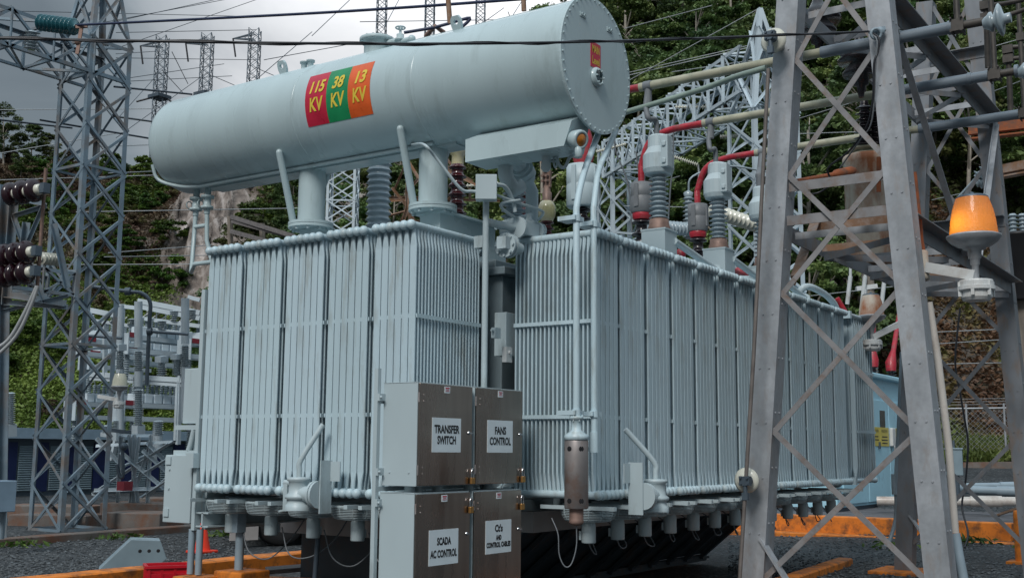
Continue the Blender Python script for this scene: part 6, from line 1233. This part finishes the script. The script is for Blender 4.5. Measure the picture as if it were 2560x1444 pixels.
def trunk_mesh(H, r, nl, R, z0):
    b = MB(); pts = [V(0,0,-.8)]; x = y = 0
    for k in range(6): x += random.uniform(-.12, .12)*H*.12; y += random.uniform(-.12,.12)*H*.12; pts.append(V(x, y, H*.86*(k+1)/6))
    b.tube(pts, [r*(1-.78*i/6) for i in range(7)], 7)
    for k in range(nl):
        t = random.uniform(.35, .9); i = int(t*6); s = pts[i].lerp(pts[min(6, i+1)], t*6-i); a = random.uniform(0, 6.28); e = s + V(math.cos(a)*R*.75, math.sin(a)*R*.75, H*.16*random.uniform(.4, 1.3)); b.tube([s, s.lerp(e, .5)+V(0,0,.2), e], [r*.38*(1-t*.4), r*.26, r*.09], 5, False)
    o = b.build('trunk_src', M['bark'], origin=(0,0,0)); me = o.data; bpy.data.objects.remove(o); return me
def tree_proto(H, R, z0, ncl, nl, size, m, r): return (leaf_mesh('crown', crown_pts(H, R, z0, ncl, nl), size, m), trunk_mesh(H, r, 7, R, z0))
TREES = [tree_proto(10, 2.7, 3.0, 50, 210, .20, M['leaf'], .20), tree_proto(12, 2.4, 4.2, 48, 200, .19, M['leaf'], .20), tree_proto(8.5, 2.9, 2.2, 48, 220, .20, M['leaf2'], .17), tree_proto(11, 3.1, 3.4, 56, 210, .21, M['leaf'], .22), tree_proto(9, 2.0, 3.5, 30, 130, .19, M['leaf2'], .14)]
SHR = [(leaf_mesh('shrub_foliage', crown_pts(1.9, 1.35, .15, 24, 170), .13, M['bush'], .6), None), (leaf_mesh('shrub_foliage', crown_pts(1.5, 1.2, .1, 20, 140), .11, M['dry'], .3), None), (leaf_mesh('shrub_foliage', crown_pts(2.8, 1.4, .3, 28, 170), .14, M['bush'], .6), None)]
def put(name, proto, p, s, rz, label, cat, group):
    o = bpy.data.objects.new(name, None); COL.objects.link(o); o.location = p; o.scale = (s, s, s*random.uniform(.88, 1.12)); o.rotation_euler = (random.uniform(-.06, .06), random.uniform(-.06, .06), rz); tag(o, label, cat, group)
    for me, nm in ((proto[0], 'crown'), (proto[1], 'trunk')):
        if me: c = bpy.data.objects.new(nm, me); COL.objects.link(c); c.parent = o
def put_shrub(proto, p, s, rz, label, group):
    o = bpy.data.objects.new('shrub', proto[0]); COL.objects.link(o); o.location = p; o.scale = (s, s, s*random.uniform(.8, 1.1)); o.rotation_euler = (0, 0, rz); tag(o, label, 'shrub', group)
random.seed(21)
# forest on the right-hand slope
placed = []
def spaced(p, d):
    for q in placed:
        if (q-p).length < d: return False
    placed.append(p); return True
nf = 0
for k in range(2600):
    px = random.uniform(1330, 2760); t = random.uniform(.0, 1.05)**.9
    if px > 2230 and t < .24: continue
    if px < 1620 and t > .35 + .6*max(0, (px-1480)/140): continue
    if t < .06 and px > 2280: continue
    p = hill_pt(px, t)
    if rockness(px, t) > .45 or not spaced(p, 2.35): continue
    i = random.choices(range(5), (4, 3, 2, 4, 2))[0]; put('forest_tree', TREES[i], p - V(0,0,.4), random.uniform(.62, 1.0), random.uniform(0, 6.28), 'dark green forest tree on the steep slope behind the yard', 'tree', 'forest trees on the right-hand slope'); nf += 1
    if nf >= 285: break
# middle slope, under the cylinder
nm_ = 0
for k in range(1500):
    px = random.uniform(560, 1420); t = random.uniform(.08, .62); p = hill_pt(px, t)
    if rockness(px, t) > .3 or not spaced(p, 3.0): continue
    if (px < 700 and random.random() < .45): continue
    put('hill_tree', TREES[random.choice((0, 2, 3, 4, 2))], p - V(0,0,.5), random.uniform(.42, .72), random.uniform(0, 6.28), 'bushy green tree on the slope seen below the cylinder', 'tree', 'trees on the slope below the cylinder'); nm_ += 1
    if nm_ >= 75: break
for k, (px, t, s, i) in enumerate(((30, .97, .62, 0), (75, 1.0, .48, 2), (-40, .95, .7, 3), (5, .86, .5, 0), (95, .95, .40, 4), (-90, 1.0, .6, 0), (265, 1.02, .22, 2), (372, 1.0, .32, 0), (345, 1.02, .26, 2), (410, .95, .34, 0))):
    put('crest_tree', TREES[i], hill_pt(px, t) - V(0,0,.3), s*.55, k*1.7, 'tree on the left skyline beside the tower', 'tree', 'trees on the left skyline')
for k in range(8):
    px, y = ((565, 215), (505, 230), (580, 208), (1385, 20), (1370, 25), (1395, 8), (1410, 0), (1350, 40))[k]; p = hill_pt(px, 1.0); put('crest_tree', TREES[k % 5], p - V(0,0,.6), .16 if k < 3 else .2, k*2.1, 'small tree on the skyline above the cylinder', 'tree', 'small trees above the cylinder')
ns = 0
for k in range(2500):
    px = random.uniform(-120, 760); t = random.uniform(.02, 1.03); p = hill_pt(px, t)
    if rockness(px, t) > random.uniform(.25, 1.0) or not spaced(p, 1.5): continue
    if t < .38 and random.random() < .5: continue
    dry = random.random() < (.45 if t > .45 else .10); i = 1 if dry else random.choice((0, 2, 0)); put_shrub(SHR[i], p - V(0,0,.1), random.uniform(.4, .8), random.uniform(0, 6.28), 'dry brown shrub on the left hillside' if dry else 'leafy green shrub on the left hillside', 'dry shrubs on the left hillside' if dry else 'green shrubs on the left hillside'); ns += 1
    if ns >= 200: break
# ground cover (uncountable)
def cover(name, n, px0, px1, t0, t1, size, m, label, up=.5, hmax=.35, rk=.6):
    C = []
    while len(C) < n:
        px = random.uniform(px0, px1); t = random.uniform(t0, t1)
        if rockness(px, t) > rk*random.uniform(.5, 1.2): continue
        p = hill_pt(px, t); C.append((p.x, p.y, p.z + random.uniform(0, hmax)))
    o = bpy.data.objects.new(name, leaf_mesh(name, np.array(C), size, m, up)); COL.objects.link(o); tag(o, label, 'ground cover', kind='stuff')
cover('ground_cover', 95000, -150, 700, 0, .5, .13, M['cover'], 'lush green ground cover on the lower left hillside')
cover('dry_ground_cover', 60000, -150, 700, .42, 1.08, .14, M['coverdry'], 'brown and green scrub cover on the upper left hillside')
cover('undergrowth', 30000, 560, 2230, 0, 1.05, .30, M['leaf'], 'dark undergrowth below the forest trees', .5, .8)
cover('forest_floor_plants', 45000, 1350, 2760, .24, 1.05, .22, M['leaf2'], 'mixed low plants between the forest trees', .5, 1.2)
cover('bank_cover', 16000, 2150, 2760, .0, .27, .17, M['litter'], 'brown leaf litter on the bank at the right', .6, .25)
# grass strip behind the fence
C = []
for k in range(9000):
    px = random.uniform(2290, 2640); D = random.uniform(34.5, 39.5); p = at(px, 1150, D=D); z = 1.05 + (D-34.5)*.14; C.append((p.x, p.y, z + random.uniform(0, .55)))
o = bpy.data.objects.new('tall_grass', leaf_mesh('tall_grass', np.array(C), .10, M['grass'], -.6, 4.5)); COL.objects.link(o); tag(o, 'tall yellow-green grass behind the chain-link fence', 'grass', kind='stuff')
bb = [at(2270, 1150, D=34), at(2700, 1150, D=33), at(2700, 1150, D=42), at(2270, 1150, D=42)]
b = MB(); b.add([V(bb[0].x, bb[0].y, .9), V(bb[1].x, bb[1].y, .9), V(bb[2].x, bb[2].y, 2.0), V(bb[3].x, bb[3].y, 2.0)], [(0,1,2,3)]); o = b.build('grass_bank', hm); o['kind'] = 'structure'

# loose stones lying on the gravel
def stones(n):
    vs = []; fs = []; o6 = np.array([(1,0,0), (0,1,0), (-1,0,0), (0,-1,0), (0,0,1), (0,0,-1)], float); F8 = [(0,1,4), (1,2,4), (2,3,4), (3,0,4), (1,0,5), (2,1,5), (3,2,5), (0,3,5)]; k = 0
    while k < n:
        if k % 2: p = at(random.uniform(-40, 620), random.uniform(1338, 1470), Z=0)
        else: p = at(random.uniform(1820, 2600), random.uniform(1300, 1470), Z=0)
        r = random.uniform(.010, .034); q = o6*r*rng.uniform(.6, 1.25, (6, 1)) + rng.normal(0, r*.12, (6, 3)); q[:, 2] *= .7; a = random.uniform(0, 6.28); c, s = math.cos(a), math.sin(a)
        q = np.stack([q[:,0]*c - q[:,1]*s, q[:,0]*s + q[:,1]*c, q[:,2]], 1); z = gz(p.x, p.y) + r*.3; vs += [(x + p.x, y + p.y, zz + z) for x, y, zz in q]; fs += [tuple(i + 6*k for i in f) for f in F8]; k += 1
    b = MB(); b.add(vs, fs, False); return b
o = stones(9000).build('loose_stones', mat('loose_stone', (0.075, 0.085, 0.092), 0.8, var=0.75, scale=9), origin=(0,0,0)); tag(o, 'loose dark grey stones on the gravel yard', 'gravel', kind='stuff')
C = []
for (px, py, n_, r_) in ((1985, 1330, 60, .12), (2235, 1372, 90, .2), (560, 1338, 60, .15), (40, 1362, 90, .25), (2420, 1365, 110, .25), (300, 1345, 60, .2), (2110, 1290, 50, .12)):
    p = at(px, py, Z=0.02)
    for k in range(n_): C.append((p.x + random.gauss(0, r_), p.y + random.gauss(0, r_), gz(p.x, p.y) + random.uniform(.0, .10)))
o = bpy.data.objects.new('weeds', leaf_mesh('weeds', np.array(C), .06, M['bush'], .2, 2.5)); COL.objects.link(o); tag(o, 'small green weeds along the kerbs', 'weeds', kind='stuff')
